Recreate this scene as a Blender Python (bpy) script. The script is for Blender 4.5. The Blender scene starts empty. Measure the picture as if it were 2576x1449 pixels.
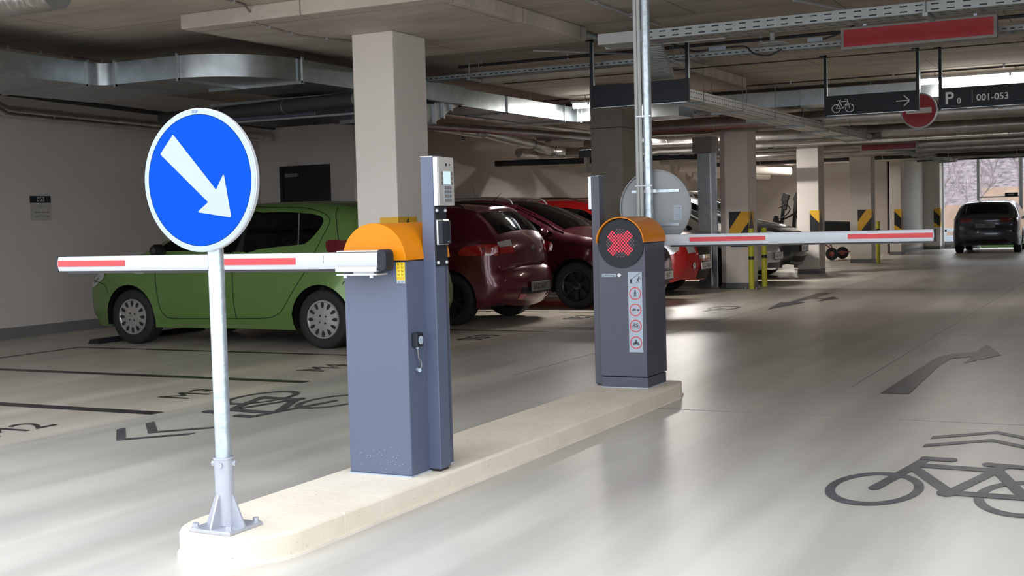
import bpy, bmesh, math, random
from mathutils import Vector, Matrix
from mathutils.geometry import delaunay_2d_cdt
random.seed(7)
PI = math.pi
C = bpy.context.scene.collection

# ---------------------------------------------------------------- materials
def nodes(name):
    m = bpy.data.materials.new(name); m.use_nodes = True
    nt = m.node_tree
    return m, nt, nt.nodes['Principled BSDF']
def setp(b, **k):
    for a, v in k.items():
        b.inputs[a.replace('_', ' ')].default_value = v
def mat(name, col, rough=.5, metal=0., var=.06, scale=6., bump=0., coat=0., bscale=None, spec=.5):
    m, nt, b = nodes(name)
    N, L = nt.nodes, nt.links
    tc = N.new('ShaderNodeTexCoord'); no = N.new('ShaderNodeTexNoise'); no.inputs['Scale'].default_value = scale; no.inputs['Detail'].default_value = 5
    L.new(tc.outputs['Object'], no.inputs['Vector'])
    r = N.new('ShaderNodeValToRGB')
    r.color_ramp.elements[0].position = .3; r.color_ramp.elements[1].position = .7
    r.color_ramp.elements[0].color = (*[max(0, c*(1-var)) for c in col], 1)
    r.color_ramp.elements[1].color = (*[min(1, c*(1+var)) for c in col], 1)
    L.new(no.outputs['Fac'], r.inputs['Fac']); L.new(r.outputs['Color'], b.inputs['Base Color'])
    setp(b, Roughness=rough, Metallic=metal); b.inputs['Specular IOR Level'].default_value = spec
    if coat: b.inputs['Coat Weight'].default_value = coat; b.inputs['Coat Roughness'].default_value = .06
    if bump:
        n2 = N.new('ShaderNodeTexNoise'); n2.inputs['Scale'].default_value = bscale or scale*6; n2.inputs['Detail'].default_value = 6
        L.new(tc.outputs['Object'], n2.inputs['Vector'])
        bp = N.new('ShaderNodeBump'); bp.inputs['Strength'].default_value = bump; bp.inputs['Distance'].default_value = .01
        L.new(n2.outputs['Fac'], bp.inputs['Height']); L.new(bp.outputs['Normal'], b.inputs['Normal'])
    return m
def emit(name, col, s):
    m, nt, b = nodes(name)
    setp(b, Base_Color=(*col, 1), Roughness=.5)
    b.inputs['Emission Color'].default_value = (*col, 1); b.inputs['Emission Strength'].default_value = s
    return m
def foil(name, col, rough=.22, scale=14, st=.8):
    m = mat(name, col, rough, 1., .12, 4, st, bscale=scale); return m

M = {}
M['paint_wall'] = mat('wall_paint', (.53, .485, .45), .75, var=.04, scale=1.2, bump=.15, bscale=90)
M['paint_col'] = mat('column_paint', (.70, .645, .595), .7, var=.03, scale=1.5, bump=.15, bscale=90)
M['base_grey'] = mat('baseboard_paint', (.16, .16, .165), .5)
M['raw_col'] = mat('raw_concrete', (.23, .21, .18), .85, var=.18, scale=2.2, bump=.4, bscale=25)
M['kerb_light'] = mat('island_concrete', (.70, .62, .53), .8, var=.09, scale=5, bump=.25, bscale=40)
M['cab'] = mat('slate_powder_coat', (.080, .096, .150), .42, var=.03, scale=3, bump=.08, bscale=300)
M['cab2'] = mat('slate_powder_coat_shaded', (.055, .055, .082), .42, var=.03, scale=3, bump=.08, bscale=300)  # slate coat again, with the far barrier's shade put into its colour
M['orange'] = mat('orange_lacquer', (.62, .195, .002), .4, var=.02, spec=.2)
M['white_alu'] = mat('white_lacquered_aluminium', (.47, .49, .53), .35, var=.02)
M['red'] = mat('red_reflective_film', (.55, .028, .035), .4, var=.04, scale=20)
M['galv'] = mat('galvanised_steel', (.48, .55, .60), .36, .75, .18, 26, .12, bscale=60)
M['galv_base'] = mat('primed_steel', (.40, .41, .46), .4, .35, .05, 12)
M['duct'] = mat('duct_sheet_metal', (.42, .46, .48), .30, .95, .12, 9, .05, bscale=5)
M['duct_flange'] = mat('duct_flange_steel', (.40, .42, .43), .35, .9)
M['tray'] = mat('tray_steel', (.28, .30, .30), .4, .6, .06, 12)
M['foil'] = foil('pipe_foil', (.72, .71, .69), .3)
M['foil2'] = foil('pipe_foil_dull', (.42, .40, .385), .38, 8, .7)
M['darkpipe'] = mat('dark_pipe_insulation', (.03, .03, .032), .6)
M['pvc'] = mat('grey_conduit', (.38, .385, .38), .5)
M['black'] = mat('black_plastic', (.015, .015, .017), .4)
M['signblack'] = mat('black_sign_panel', (.016, .019, .025), .5, spec=.25)
M['white'] = mat('white_film', (.32, .375, .44), .45, var=.02)
M['pictowhite'] = mat('sign_lettering_white', (.70, .70, .70), .5, var=.02)
M['blue'] = mat('blue_reflective_film', (.0003, .052, .40), .6, var=.02, scale=30, spec=.04)
M['bluetext'] = mat('blue_print', (.05, .15, .5), .5)
M['rubber'] = mat('tyre_rubber', (.012, .012, .013), .75, var=.2, scale=12, bump=.2)
M['hubcap'] = mat('hubcap_silver', (.42, .40, .38), .38, .6, .08, 20)
M['alloy'] = mat('dark_alloy', (.06, .06, .065), .3, .8)
M['chrome'] = mat('chrome', (.85, .85, .85), .08, 1., .02)
M['paintblack'] = mat('floor_paint_black', (.035, .033, .035), .35, var=.35, scale=9)
M['paintgrey'] = mat('floor_paint_grey', (.085, .083, .092), .38, var=.3, scale=9)
M['yellow'] = mat('warning_yellow', (.74, .40, .015), .5, var=.05)
M['yellowb'] = mat('bollard_yellow', (.50, .48, .03), .42, var=.08, scale=18)
M['warnblack'] = mat('warning_black', (.012, .012, .014), .5)
M['stickyellow'] = mat('sticker_yellow', (.85, .55, .02), .45)
M['grey_plastic'] = mat('terminal_grey', (.44, .42, .40), .4, .3)
M['silver'] = mat('silver_edge', (.52, .54, .57), .3, .4)
M['display'] = emit('terminal_display', (.62, .80, .84), .12)
M['led'] = emit('red_led', (1., .018, .04), 1.5)
M['led_off'] = mat('dim_led_lens', (.11, .04, .05), .35)
M['ledred'] = mat('red_display_panel', (.36, .012, .022), .35, var=.04)
M['darkred_panel'] = mat('dark_red_display_panel', (.15, .004, .010), .35, var=.04)
M['ledframe'] = mat('display_frame', (.22, .205, .19), .4, .4)
M['tube'] = emit('fluorescent_tube', (1., .95, .88), 9.)
M['tube_off'] = mat('unlit_tube', (.6, .66, .66), .3)
M['tubelamp_body'] = mat('lamp_body', (.55, .55, .53), .4)
M['door'] = mat('door_black', (.010, .011, .018), .4)
M['noentry'] = mat('no_entry_red', (.34, .006, .014), .4)
M['grass'] = mat('grass', (.13, .24, .07), .9, var=.4, scale=30)
M['slope'] = mat('winter_undergrowth', (.17, .135, .14), .95, var=.6, scale=3.5, bump=1, bscale=9)
M['bark'] = mat('bare_bark', (.24, .195, .19), .9, var=.3, scale=3)
M['stonewall'] = mat('pale_retaining_wall', (.36, .25, .18), .85, var=.15, scale=2)
M['asphalt'] = mat('outdoor_gravel', (.30, .25, .225), .9, var=.25, scale=9)
M['kerb_grey'] = mat('outdoor_kerb', (.30, .30, .29), .85)
M['frame_alu'] = mat('facade_aluminium', (.62, .63, .65), .4, .5)
M['wheelbarrow_red'] = mat('red_steel_frame', (.26, .035, .02), .4)
M['tubblack'] = mat('black_tub', (.012, .013, .014), .45)
M['greenp'] = mat('green_car_paint', (.125, .225, .06), .36, .3, .10, 60, coat=.35)
M['redp'] = mat('dark_red_car_paint', (.105, .004, .014), .28, .3, .05, 60, coat=.8)
M['redp2'] = mat('maroon_car_paint', (.045, .003, .009), .28, .3, .05, 60, coat=.8)
M['minired'] = mat('bright_red_car_paint', (.42, .012, .012), .25, .1, .04, 60, coat=.8)
M['whitep'] = mat('silver_white_car_paint', (.55, .54, .53), .3, .3, .04, 60, coat=.6)
M['greyp'] = mat('graphite_car_paint', (.035, .037, .042), .28, .5, .05, 60, coat=.8)
M['scalap'] = mat('blue_grey_car_paint', (.05, .06, .08), .25, .5, .05, 60, coat=.8)
M['trimblack'] = mat('car_black_trim', (.010, .010, .011), .45)
M['seat'] = mat('seat_cloth', (.03, .03, .033), .9, var=.2)
M['taillight'] = mat('red_lens', (.36, .010, .016), .12, coat=1.)
M['darktail'] = mat('dark_red_lens', (.12, .008, .014), .12, coat=1.)
M['clearlens'] = mat('clear_lens', (.55, .56, .57), .15, .4, coat=1.)
M['plate'] = mat('number_plate_white', (.62, .62, .62), .4)
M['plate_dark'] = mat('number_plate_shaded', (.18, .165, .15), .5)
M['seam'] = mat('panel_gap', (.006, .010, .005), .7)
M['sill_dirt'] = mat('dusty_sill', (.15, .17, .075), .7, var=.2, scale=8)
def glass_mat():
    m = bpy.data.materials.new('tinted_car_glass'); m.use_nodes = True
    nt = m.node_tree; N, L = nt.nodes, nt.links; N.remove(N['Principled BSDF'])
    t = N.new('ShaderNodeBsdfTransparent'); t.inputs['Color'].default_value = (.28, .30, .30, 1)
    g = N.new('ShaderNodeBsdfGlossy'); g.inputs['Roughness'].default_value = .04; g.inputs['Color'].default_value = (.8, .85, .9, 1)
    no = N.new('ShaderNodeTexNoise'); no.inputs['Scale'].default_value = 3
    f = N.new('ShaderNodeFresnel'); f.inputs['IOR'].default_value = 1.5
    bp = N.new('ShaderNodeBump'); bp.inputs['Strength'].default_value = .02; L.new(no.outputs['Fac'], bp.inputs['Height']); L.new(bp.outputs['Normal'], g.inputs['Normal'])
    mx = N.new('ShaderNodeMixShader'); L.new(f.outputs['Fac'], mx.inputs['Fac']); L.new(t.outputs[0], mx.inputs[1]); L.new(g.outputs[0], mx.inputs[2])
    L.new(mx.outputs[0], N['Material Output'].inputs['Surface'])
    return m
M['glass'] = glass_mat()
def clear_glass():
    m = bpy.data.materials.new('facade_glass'); m.use_nodes = True
    nt = m.node_tree; N, L = nt.nodes, nt.links; N.remove(N['Principled BSDF'])
    t = N.new('ShaderNodeBsdfTransparent'); t.inputs['Color'].default_value = (.95, .96, .96, 1)
    g = N.new('ShaderNodeBsdfGlossy'); g.inputs['Roughness'].default_value = .03
    f = N.new('ShaderNodeFresnel'); f.inputs['IOR'].default_value = 1.3
    mx = N.new('ShaderNodeMixShader'); L.new(f.outputs['Fac'], mx.inputs['Fac']); L.new(t.outputs[0], mx.inputs[1]); L.new(g.outputs[0], mx.inputs[2])
    L.new(mx.outputs[0], N['Material Output'].inputs['Surface'])
    return m
M['clear'] = clear_glass()

def floor_mat():
    m, nt, b = nodes('coated_concrete_floor'); N, L = nt.nodes, nt.links
    tc = N.new('ShaderNodeTexCoord'); sp = N.new('ShaderNodeSeparateXYZ'); L.new(tc.outputs['Object'], sp.inputs[0])
    lt = N.new('ShaderNodeMath'); lt.operation = 'LESS_THAN'; L.new(sp.outputs['X'], lt.inputs[0]); lt.inputs[1].default_value = -6.03
    base = N.new('ShaderNodeMixRGB'); base.inputs[1].default_value = (.545, .525, .475, 1); base.inputs[2].default_value = (.68, .62, .53, 1)
    L.new(lt.outputs[0], base.inputs[0])
    mp = N.new('ShaderNodeMapping'); mp.inputs['Scale'].default_value = (1.6, .45, 1); L.new(tc.outputs['Object'], mp.inputs['Vector'])
    n1 = N.new('ShaderNodeTexNoise'); n1.inputs['Scale'].default_value = 1.1; n1.inputs['Detail'].default_value = 6; L.new(mp.outputs[0], n1.inputs['Vector'])
    r1 = N.new('ShaderNodeValToRGB'); r1.color_ramp.elements[0].position = .3; r1.color_ramp.elements[0].color = (.80, .79, .80, 1); r1.color_ramp.elements[1].position = .68; r1.color_ramp.elements[1].color = (1.06, 1.05, 1.03, 1)
    L.new(n1.outputs['Fac'], r1.inputs['Fac'])
    mu = N.new('ShaderNodeMixRGB'); mu.blend_type = 'MULTIPLY'; mu.inputs[0].default_value = 1; L.new(base.outputs[0], mu.inputs[1]); L.new(r1.outputs[0], mu.inputs[2])
    # scuffs and scratches
    mp2 = N.new('ShaderNodeMapping'); mp2.inputs['Scale'].default_value = (3, 9, 1); mp2.inputs['Rotation'].default_value = (0, 0, .5); L.new(tc.outputs['Object'], mp2.inputs['Vector'])
    n2 = N.new('ShaderNodeTexNoise'); n2.inputs['Scale'].default_value = 2.5; n2.inputs['Detail'].default_value = 9; n2.inputs['Roughness'].default_value = .75; L.new(mp2.outputs[0], n2.inputs['Vector'])
    r2 = N.new('ShaderNodeValToRGB'); r2.color_ramp.elements[0].position = .84; r2.color_ramp.elements[0].color = (0, 0, 0, 1); r2.color_ramp.elements[1].position = .90; r2.color_ramp.elements[1].color = (.18, .18, .18, 1)
    L.new(n2.outputs['Fac'], r2.inputs['Fac'])
    ad = N.new('ShaderNodeMixRGB'); ad.inputs[2].default_value = (.62, .60, .55, 1); L.new(r2.outputs[0], ad.inputs[0]); L.new(mu.outputs[0], ad.inputs[1])
    # worn dark tyre streaks along the lane
    mp3 = N.new('ShaderNodeMapping'); mp3.inputs['Scale'].default_value = (2.2, .12, 1); mp3.inputs['Rotation'].default_value = (0, 0, -.05); L.new(tc.outputs['Object'], mp3.inputs['Vector'])
    n3 = N.new('ShaderNodeTexNoise'); n3.inputs['Scale'].default_value = 1.2; n3.inputs['Detail'].default_value = 4; L.new(mp3.outputs[0], n3.inputs['Vector'])
    r3 = N.new('ShaderNodeValToRGB'); r3.color_ramp.elements[0].position = .40; r3.color_ramp.elements[0].color = (.80, .78, .78, 1); r3.color_ramp.elements[1].position = .58; r3.color_ramp.elements[1].color = (1, 1, 1, 1)
    L.new(n3.outputs['Fac'], r3.inputs['Fac'])
    mu2 = N.new('ShaderNodeMixRGB'); mu2.blend_type = 'MULTIPLY'; mu2.inputs[0].default_value = .8; L.new(ad.outputs[0], mu2.inputs[1]); L.new(r3.outputs[0], mu2.inputs[2])
    L.new(mu2.outputs[0], b.inputs['Base Color'])
    rr = N.new('ShaderNodeMapRange'); rr.inputs['To Min'].default_value = .29; rr.inputs['To Max'].default_value = .37; L.new(n1.outputs['Fac'], rr.inputs['Value']); L.new(rr.outputs[0], b.inputs['Roughness'])
    n4 = N.new('ShaderNodeTexNoise'); n4.inputs['Scale'].default_value = 7; n4.inputs['Detail'].default_value = 7; L.new(tc.outputs['Object'], n4.inputs['Vector'])
    bp = N.new('ShaderNodeBump'); bp.inputs['Strength'].default_value = .07; bp.inputs['Distance'].default_value = .01; L.new(n4.outputs['Fac'], bp.inputs['Height']); L.new(bp.outputs[0], b.inputs['Normal'])
    return m
M['floor'] = floor_mat()
def ceil_mat(name, col):
    m, nt, b = nodes(name); N, L = nt.nodes, nt.links
    tc = N.new('ShaderNodeTexCoord')
    mp = N.new('ShaderNodeMapping'); mp.inputs['Scale'].default_value = (.5, 2.2, 1); mp.inputs['Rotation'].default_value = (0, 0, .08); L.new(tc.outputs['Object'], mp.inputs['Vector'])
    n = N.new('ShaderNodeTexNoise'); n.inputs['Scale'].default_value = 1.3; n.inputs['Detail'].default_value = 8; n.inputs['Roughness'].default_value = .65; L.new(mp.outputs[0], n.inputs['Vector'])
    r = N.new('ShaderNodeValToRGB'); r.color_ramp.elements[0].position = .32; r.color_ramp.elements[0].color = (*[c*.72 for c in col], 1); r.color_ramp.elements[1].position = .7; r.color_ramp.elements[1].color = (*[c*1.18 for c in col], 1)
    L.new(n.outputs['Fac'], r.inputs['Fac'])
    bk = N.new('ShaderNodeTexBrick'); bk.inputs['Scale'].default_value = 1; bk.inputs['Brick Width'].default_value = 2.5; bk.inputs['Row Height'].default_value = 1.25
    bk.inputs['Mortar Size'].default_value = .009; bk.inputs['Mortar Smooth'].default_value = .2; bk.inputs['Color1'].default_value = (1, 1, 1, 1); bk.inputs['Color2'].default_value = (.93, .93, .93, 1); bk.inputs['Mortar'].default_value = (.5, .48, .46, 1)
    L.new(tc.outputs['Object'], bk.inputs['Vector'])
    mu = N.new('ShaderNodeMixRGB'); mu.blend_type = 'MULTIPLY'; mu.inputs[0].default_value = 1; L.new(r.outputs[0], mu.inputs[1]); L.new(bk.outputs['Color'], mu.inputs[2])
    L.new(mu.outputs[0], b.inputs['Base Color']); setp(b, Roughness=.8)
    n2 = N.new('ShaderNodeTexNoise'); n2.inputs['Scale'].default_value = 30; n2.inputs['Detail'].default_value = 6; L.new(tc.outputs['Object'], n2.inputs['Vector'])
    bp = N.new('ShaderNodeBump'); bp.inputs['Strength'].default_value = .3; bp.inputs['Distance'].default_value = .01; L.new(n2.outputs['Fac'], bp.inputs['Height']); L.new(bp.outputs[0], b.inputs['Normal'])
    return m
M['ceil'] = ceil_mat('ceiling_concrete', (.50, .44, .375))
M['capital'] = ceil_mat('capital_concrete', (.55, .49, .42))
def island_mat():
    m, nt, b = nodes('cast_island_concrete'); N, L = nt.nodes, nt.links
    tc = N.new('ShaderNodeTexCoord')
    n = N.new('ShaderNodeTexNoise'); n.inputs['Scale'].default_value = 3; n.inputs['Detail'].default_value = 8; L.new(tc.outputs['Object'], n.inputs['Vector'])
    r = N.new('ShaderNodeValToRGB'); r.color_ramp.elements[0].position = .3; r.color_ramp.elements[0].color = (.64, .56, .45, 1); r.color_ramp.elements[1].position = .7; r.color_ramp.elements[1].color = (.73, .65, .54, 1); L.new(n.outputs['Fac'], r.inputs['Fac'])
    v = N.new('ShaderNodeTexNoise'); v.inputs['Scale'].default_value = 55; v.inputs['Detail'].default_value = 2; L.new(tc.outputs['Object'], v.inputs['Vector'])
    r2 = N.new('ShaderNodeValToRGB'); r2.color_ramp.elements[0].position = .235; r2.color_ramp.elements[0].color = (.35, .33, .30, 1); r2.color_ramp.elements[1].position = .28; r2.color_ramp.elements[1].color = (1, 1, 1, 1); L.new(v.outputs['Fac'], r2.inputs['Fac'])
    mu = N.new('ShaderNodeMixRGB'); mu.blend_type = 'MULTIPLY'; mu.inputs[0].default_value = .8; L.new(r.outputs[0], mu.inputs[1]); L.new(r2.outputs[0], mu.inputs[2])
    L.new(mu.outputs[0], b.inputs['Base Color']); setp(b, Roughness=.75)
    n3 = N.new('ShaderNodeTexNoise'); n3.inputs['Scale'].default_value = 28; n3.inputs['Detail'].default_value = 8; L.new(tc.outputs['Object'], n3.inputs['Vector'])
    bp = N.new('ShaderNodeBump'); bp.inputs['Strength'].default_value = .35; bp.inputs['Distance'].default_value = .008; L.new(n3.outputs['Fac'], bp.inputs['Height']); L.new(bp.outputs[0], b.inputs['Normal'])
    return m
M['island'] = island_mat()
def tray_mat():
    # steel with a regular pattern of punched slots (dark slots as pattern)
    m = mat('perforated_tray_steel', (.60, .62, .62), .4, .6, .05, 12)
    return m
M['disc_grey'] = mat('sign_back_grey', (.27, .285, .29), .5)
M['tray_light'] = mat('pale_zinc_tray', (.66, .66, .64), .42, .25, .05, 12)

# ---------------------------------------------------------------- mesh helpers
class MB:
    def __init__(s): s.v = []; s.f = []; s.b = []
    def add(s, vs, fs):
        o = len(s.v); s.b.append(o); s.v += [tuple(v) for v in vs]; s.f += [tuple(i+o for i in f) for f in fs]; return s
    def box(s, x0, x1, y0, y1, z0, z1):
        return s.add([(x0,y0,z0),(x1,y0,z0),(x1,y1,z0),(x0,y1,z0),(x0,y0,z1),(x1,y0,z1),(x1,y1,z1),(x0,y1,z1)],
                     [(0,3,2,1),(4,5,6,7),(0,1,5,4),(1,2,6,5),(2,3,7,6),(3,0,4,7)])
    def obox(s, c, sx, sy, sz, rot=None):
        R = rot or Matrix.Identity(3); c = Vector(c)
        vs = [c+R@Vector((a*sx/2, b*sy/2, d*sz/2)) for d in (-1,1) for b in (-1,1) for a in (-1,1)]
        return s.add(vs, [(0,2,3,1),(4,5,7,6),(0,1,5,4),(1,3,7,5),(3,2,6,7),(2,0,4,6)])
    def prism(s, poly, a, b, ax='z'):
        n = len(poly)
        def P(p, t):
            return (p[0], p[1], t) if ax == 'z' else ((p[0], t, p[1]) if ax == 'y' else (t, p[0], p[1]))
        return s.add([P(p, a) for p in poly]+[P(p, b) for p in poly],
              [tuple(range(n))[::-1], tuple(range(n, 2*n))]+[(i, (i+1)%n, (i+1)%n+n, i+n) for i in range(n)])
    def cyl(s, p, q, r, n=16, r2=None, caps=True):
        p = Vector(p); q = Vector(q); d = (q-p).normalized(); r2 = r if r2 is None else r2
        a = d.orthogonal().normalized(); b = d.cross(a)
        vs = [p+(a*math.cos(2*PI*i/n)+b*math.sin(2*PI*i/n))*r for i in range(n)]+[q+(a*math.cos(2*PI*i/n)+b*math.sin(2*PI*i/n))*r2 for i in range(n)]
        fs = [(i, (i+1)%n, (i+1)%n+n, i+n) for i in range(n)]
        if caps: fs += [tuple(range(n))[::-1], tuple(range(n, 2*n))]
        return s.add(vs, fs)
    def tube(s, pts, r, n=10, wob=0):
        pts = [Vector(p) for p in pts]; k = len(pts); vs = []; a = None
        for i, p in enumerate(pts):
            d = (pts[min(i+1, k-1)]-pts[max(i-1, 0)]).normalized()
            if a is None: a = d.orthogonal().normalized()
            else: a = (a-d*a.dot(d)).normalized()
            b = d.cross(a); rr = r*(1+random.uniform(-wob, wob))
            vs += [p+(a*math.cos(2*PI*j/n)+b*math.sin(2*PI*j/n))*rr for j in range(n)]
        fs = [(i*n+j, i*n+(j+1)%n, (i+1)*n+(j+1)%n, (i+1)*n+j) for i in range(k-1) for j in range(n)]
        fs += [tuple(range(n))[::-1], tuple(range((k-1)*n, k*n))]
        return s.add(vs, fs)
    def lathe(s, prof, c, axis='y', n=32, close=False):
        # prof (radius, height) revolved about axis through c
        c = Vector(c); vs = []
        for r, h in prof:
            for j in range(n):
                u, w = r*math.cos(2*PI*j/n), r*math.sin(2*PI*j/n)
                vs.append(c+(Vector((u, h, w)) if axis == 'y' else Vector((u, w, h)) if axis == 'z' else Vector((h, u, w))))
        k = len(prof); fs = [(i*n+j, i*n+(j+1)%n, (i+1)*n+(j+1)%n, (i+1)*n+j) for i in range(k-1) for j in range(n)]
        return s.add(vs, fs)
    def stagger(s, d):
        # lift each overlapping stroke by a hair so no two faces coincide
        k = 0; out = []
        for i, v in enumerate(s.v):
            while k+1 < len(s.b) and i >= s.b[k+1]: k += 1
            out.append((v[0]+d[0]*k, v[1]+d[1]*k, v[2]+d[2]*k))
        s.v = out; return s
    def map(s, fn): s.v = [tuple(fn(v)) for v in s.v]; return s
def link(o): C.objects.link(o); return o
def build(name, mb, m, parent=None, smooth=False, bevel=0, local=False, angle=40, seg=2):
    me = bpy.data.meshes.new(name)
    vs = mb.v
    if parent is not None and not local:
        off = parent.location
        p = parent
        tot = Vector(p.location)
        while p.parent: p = p.parent; tot += p.location
        vs = [tuple(Vector(v)-tot) for v in vs]
    me.from_pydata(vs, [], mb.f); me.validate(); me.update()
    bm = bmesh.new(); bm.from_mesh(me); bmesh.ops.recalc_face_normals(bm, faces=bm.faces); bm.to_mesh(me); bm.free()
    o = link(bpy.data.objects.new(name, me))
    me.materials.append(M[m] if isinstance(m, str) else m)
    if smooth:
        for p in me.polygons: p.use_smooth = True
        bmm = bmesh.new(); bmm.from_mesh(me)
        for e in bmm.edges:
            if len(e.link_faces) == 2 and e.calc_face_angle(0) > math.radians(angle): e.smooth = False
        bmm.to_mesh(me); bmm.free()
    if bevel:
        b = o.modifiers.new('bevel', 'BEVEL'); b.width = bevel; b.segments = seg; b.limit_method = 'ANGLE'; b.angle_limit = math.radians(35)
    if parent is not None: o.parent = parent
    return o
def thing(name, label, cat, loc=(0,0,0), rotz=0, group=None):
    o = link(bpy.data.objects.new(name, None)); o.location = loc; o.rotation_euler = (0,0,rotz); o.empty_display_size = .2
    o['label'] = label; o['category'] = cat; o['kind'] = 'thing'
    if group: o['group'] = group
    return o
def tag(o, label, cat, group=None, kind='thing'):
    o['label'] = label; o['category'] = cat; o['kind'] = kind
    if group: o['group'] = group
    return o
def struct(name, mb, m, label=None, **k):
    o = build(name, mb, m, **k); o['kind'] = 'structure'
    if label: o['label'] = label
    return o
def dup(root, loc, label, group=None, rotz=None):
    def cp(o, par):
        c = o.copy(); link(c)
        if par is not None: c.parent = par
        for ch in list(o.children): cp(ch, c)
        return c
    r = cp(root, None); r.location = loc; r['label'] = label
    if rotz is not None: r.rotation_euler = (0,0,rotz)
    if group: r['group'] = group
    return r
def text_mb(s, size, fn, ext=0, spacing=1., align='LEFT', bold=0):
    cu = bpy.data.curves.new('t', 'FONT'); cu.body = s; cu.size = size; cu.space_character = spacing; cu.align_x = align; cu.resolution_u = 4; cu.offset = bold*size
    ob = bpy.data.objects.new('t', cu); link(ob)
    bpy.context.view_layer.update()
    me = ob.to_mesh(); mb = MB()
    mb.add([fn(v.co.x, v.co.y) for v in me.vertices], [tuple(p.vertices) for p in me.polygons])
    ob.to_mesh_clear(); bpy.data.objects.remove(ob); bpy.data.curves.remove(cu)
    return mb
# flat drawing helpers in (u, v), mapped by fn to 3D
def stroke(mb, fn, p, q, w, w2=None):
    p = Vector(p); q = Vector(q); d = (q-p).normalized(); n = Vector((-d.y, d.x)); w2 = w if w2 is None else w2
    pts = [p+n*w/2, q+n*w2/2, q-n*w2/2, p-n*w/2]
    mb.add([fn(a.x, a.y) for a in pts], [(0,1,2,3)])
def disc2(mb, fn, c, r, n=24, ry=None):
    ry = ry or r
    mb.add([fn(c[0]+r*math.cos(2*PI*i/n), c[1]+ry*math.sin(2*PI*i/n)) for i in range(n)], [tuple(range(n))])
def ring2(mb, fn, c, r0, r1, n=40):
    vs = [fn(c[0]+r*math.cos(2*PI*i/n), c[1]+r*math.sin(2*PI*i/n)) for r in (r0, r1) for i in range(n)]
    mb.add(vs, [(i, (i+1)%n, (i+1)%n+n, i+n) for i in range(n)])
def poly2(mb, fn, pts): mb.add([fn(*p) for p in pts], [tuple(range(len(pts)))])
def bicycle(mb, fn, w=.26, rw=.2, drop=False):
    ring2(mb, fn, (0,0), 1-rw, 1); ring2(mb, fn, (3.05,0), 1-rw, 1)
    for p, q in [((0,0),(.42,1.62)), ((.42,1.62),(.52,2.12)), ((.5,2.1),(1.1,2.1)), ((.40,1.6),(2.3,1.55)), ((.42,1.4),(1.55,.02)), ((1.55,.02),(2.32,1.85)), ((1.95,1.92),(2.75,1.86)), ((1.55,.02),(3.05,0)), ((2.25,1.5),(3.05,0))]:
        stroke(mb, fn, p, q, w)
    disc2(mb, fn, (1.5,0), w*.8)
    for c in ((0,0), (1.1,2.1), (.5,2.1), (1.95,1.92), (2.75,1.86), (3.05,0)): disc2(mb, fn, c, w*.5, 14)
def tri_fill(poly, step, holes=()):
    # triangulated interior of a 2D polygon; returns verts, tris
    pts = [Vector(p) for p in poly]; n = len(pts); edges = [(i, (i+1)%n) for i in range(n)]
    xs = [p.x for p in pts]; ys = [p.y for p in pts]
    for h in holes:
        o = len(pts); pts += [Vector(p) for p in h]; edges += [(o+i, o+(i+1)%len(h)) for i in range(len(h))]
    def inside(x, y, P):
        c = False; j = len(P)-1
        for i in range(len(P)):
            if (P[i][1] > y) != (P[j][1] > y) and x < (P[j][0]-P[i][0])*(y-P[i][1])/(P[j][1]-P[i][1])+P[i][0]: c = not c
            j = i
        return c
    x = min(xs)+step/2; k = 0
    while x < max(xs):
        y = min(ys)+step/2*(1+(k%2))
        while y < max(ys):
            if inside(x, y, poly) and not any(inside(x, y, h) for h in holes) and edge_dist(x, y, poly) > step*.3: pts.append(Vector((x, y)))
            y += step
        x += step; k += 1
    ov, oe, of, *_ = delaunay_2d_cdt(pts, edges, [], 0, 1e-5)
    tris = []
    for f in of:
        cx = sum(ov[i].x for i in f)/len(f); cy = sum(ov[i].y for i in f)/len(f)
        if inside(cx, cy, poly) and not any(inside(cx, cy, h) for h in holes): tris.append(tuple(f))
    return ov, tris
def seg_dist(x, y, a, b):
    dx, dy = b[0]-a[0], b[1]-a[1]; L = dx*dx+dy*dy
    t = 0 if L == 0 else max(0, min(1, ((x-a[0])*dx+(y-a[1])*dy)/L))
    return math.hypot(x-a[0]-t*dx, y-a[1]-t*dy)
def edge_dist(x, y, P): return min(seg_dist(x, y, P[i], P[(i+1)%len(P)]) for i in range(len(P)))
def catmull(pts, n, closed=False):
    out = []; k = len(pts); m = k if closed else k-1
    for i in range(m):
        g = (lambda j: pts[j%k]) if closed else (lambda j: pts[max(0, min(k-1, j))])
        p0, p1, p2, p3 = g(i-1), g(i), g(i+1), g(i+2)
        for j in range(n):
            t = j/n
            out.append(tuple(.5*((2*b)+(-a+c)*t+(2*a-5*b+4*c-d)*t*t+(-a+3*b-3*c+d)*t**3) for a, b, c, d in zip(p0, p1, p2, p3)))
    if not closed: out.append(tuple(pts[-1]))
    return out

# ---------------------------------------------------------------- camera
YAW, PITCH, ROLL, F = -0.47174284, 0.05277662, -0.0266737, 3153.56663
H = 1.24
fw = Vector((math.sin(YAW)*math.cos(PITCH), math.cos(YAW)*math.cos(PITCH), -math.sin(PITCH)))
rt = Vector((math.cos(YAW), -math.sin(YAW), 0)); up = rt.cross(fw)
r2 = rt*math.cos(ROLL)+up*math.sin(ROLL); u2 = -rt*math.sin(ROLL)+up*math.cos(ROLL)
cam = bpy.data.objects.new('camera', bpy.data.cameras.new('camera')); link(cam)
mw = Matrix((r2, u2, -fw)).transposed().to_4x4(); mw.translation = Vector((0,0,H)); cam.matrix_world = mw
cam.data.sensor_width = 36; cam.data.lens = F/2576*36; cam.data.clip_start = .05; cam.data.clip_end = 500
bpy.context.scene.camera = cam

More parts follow.
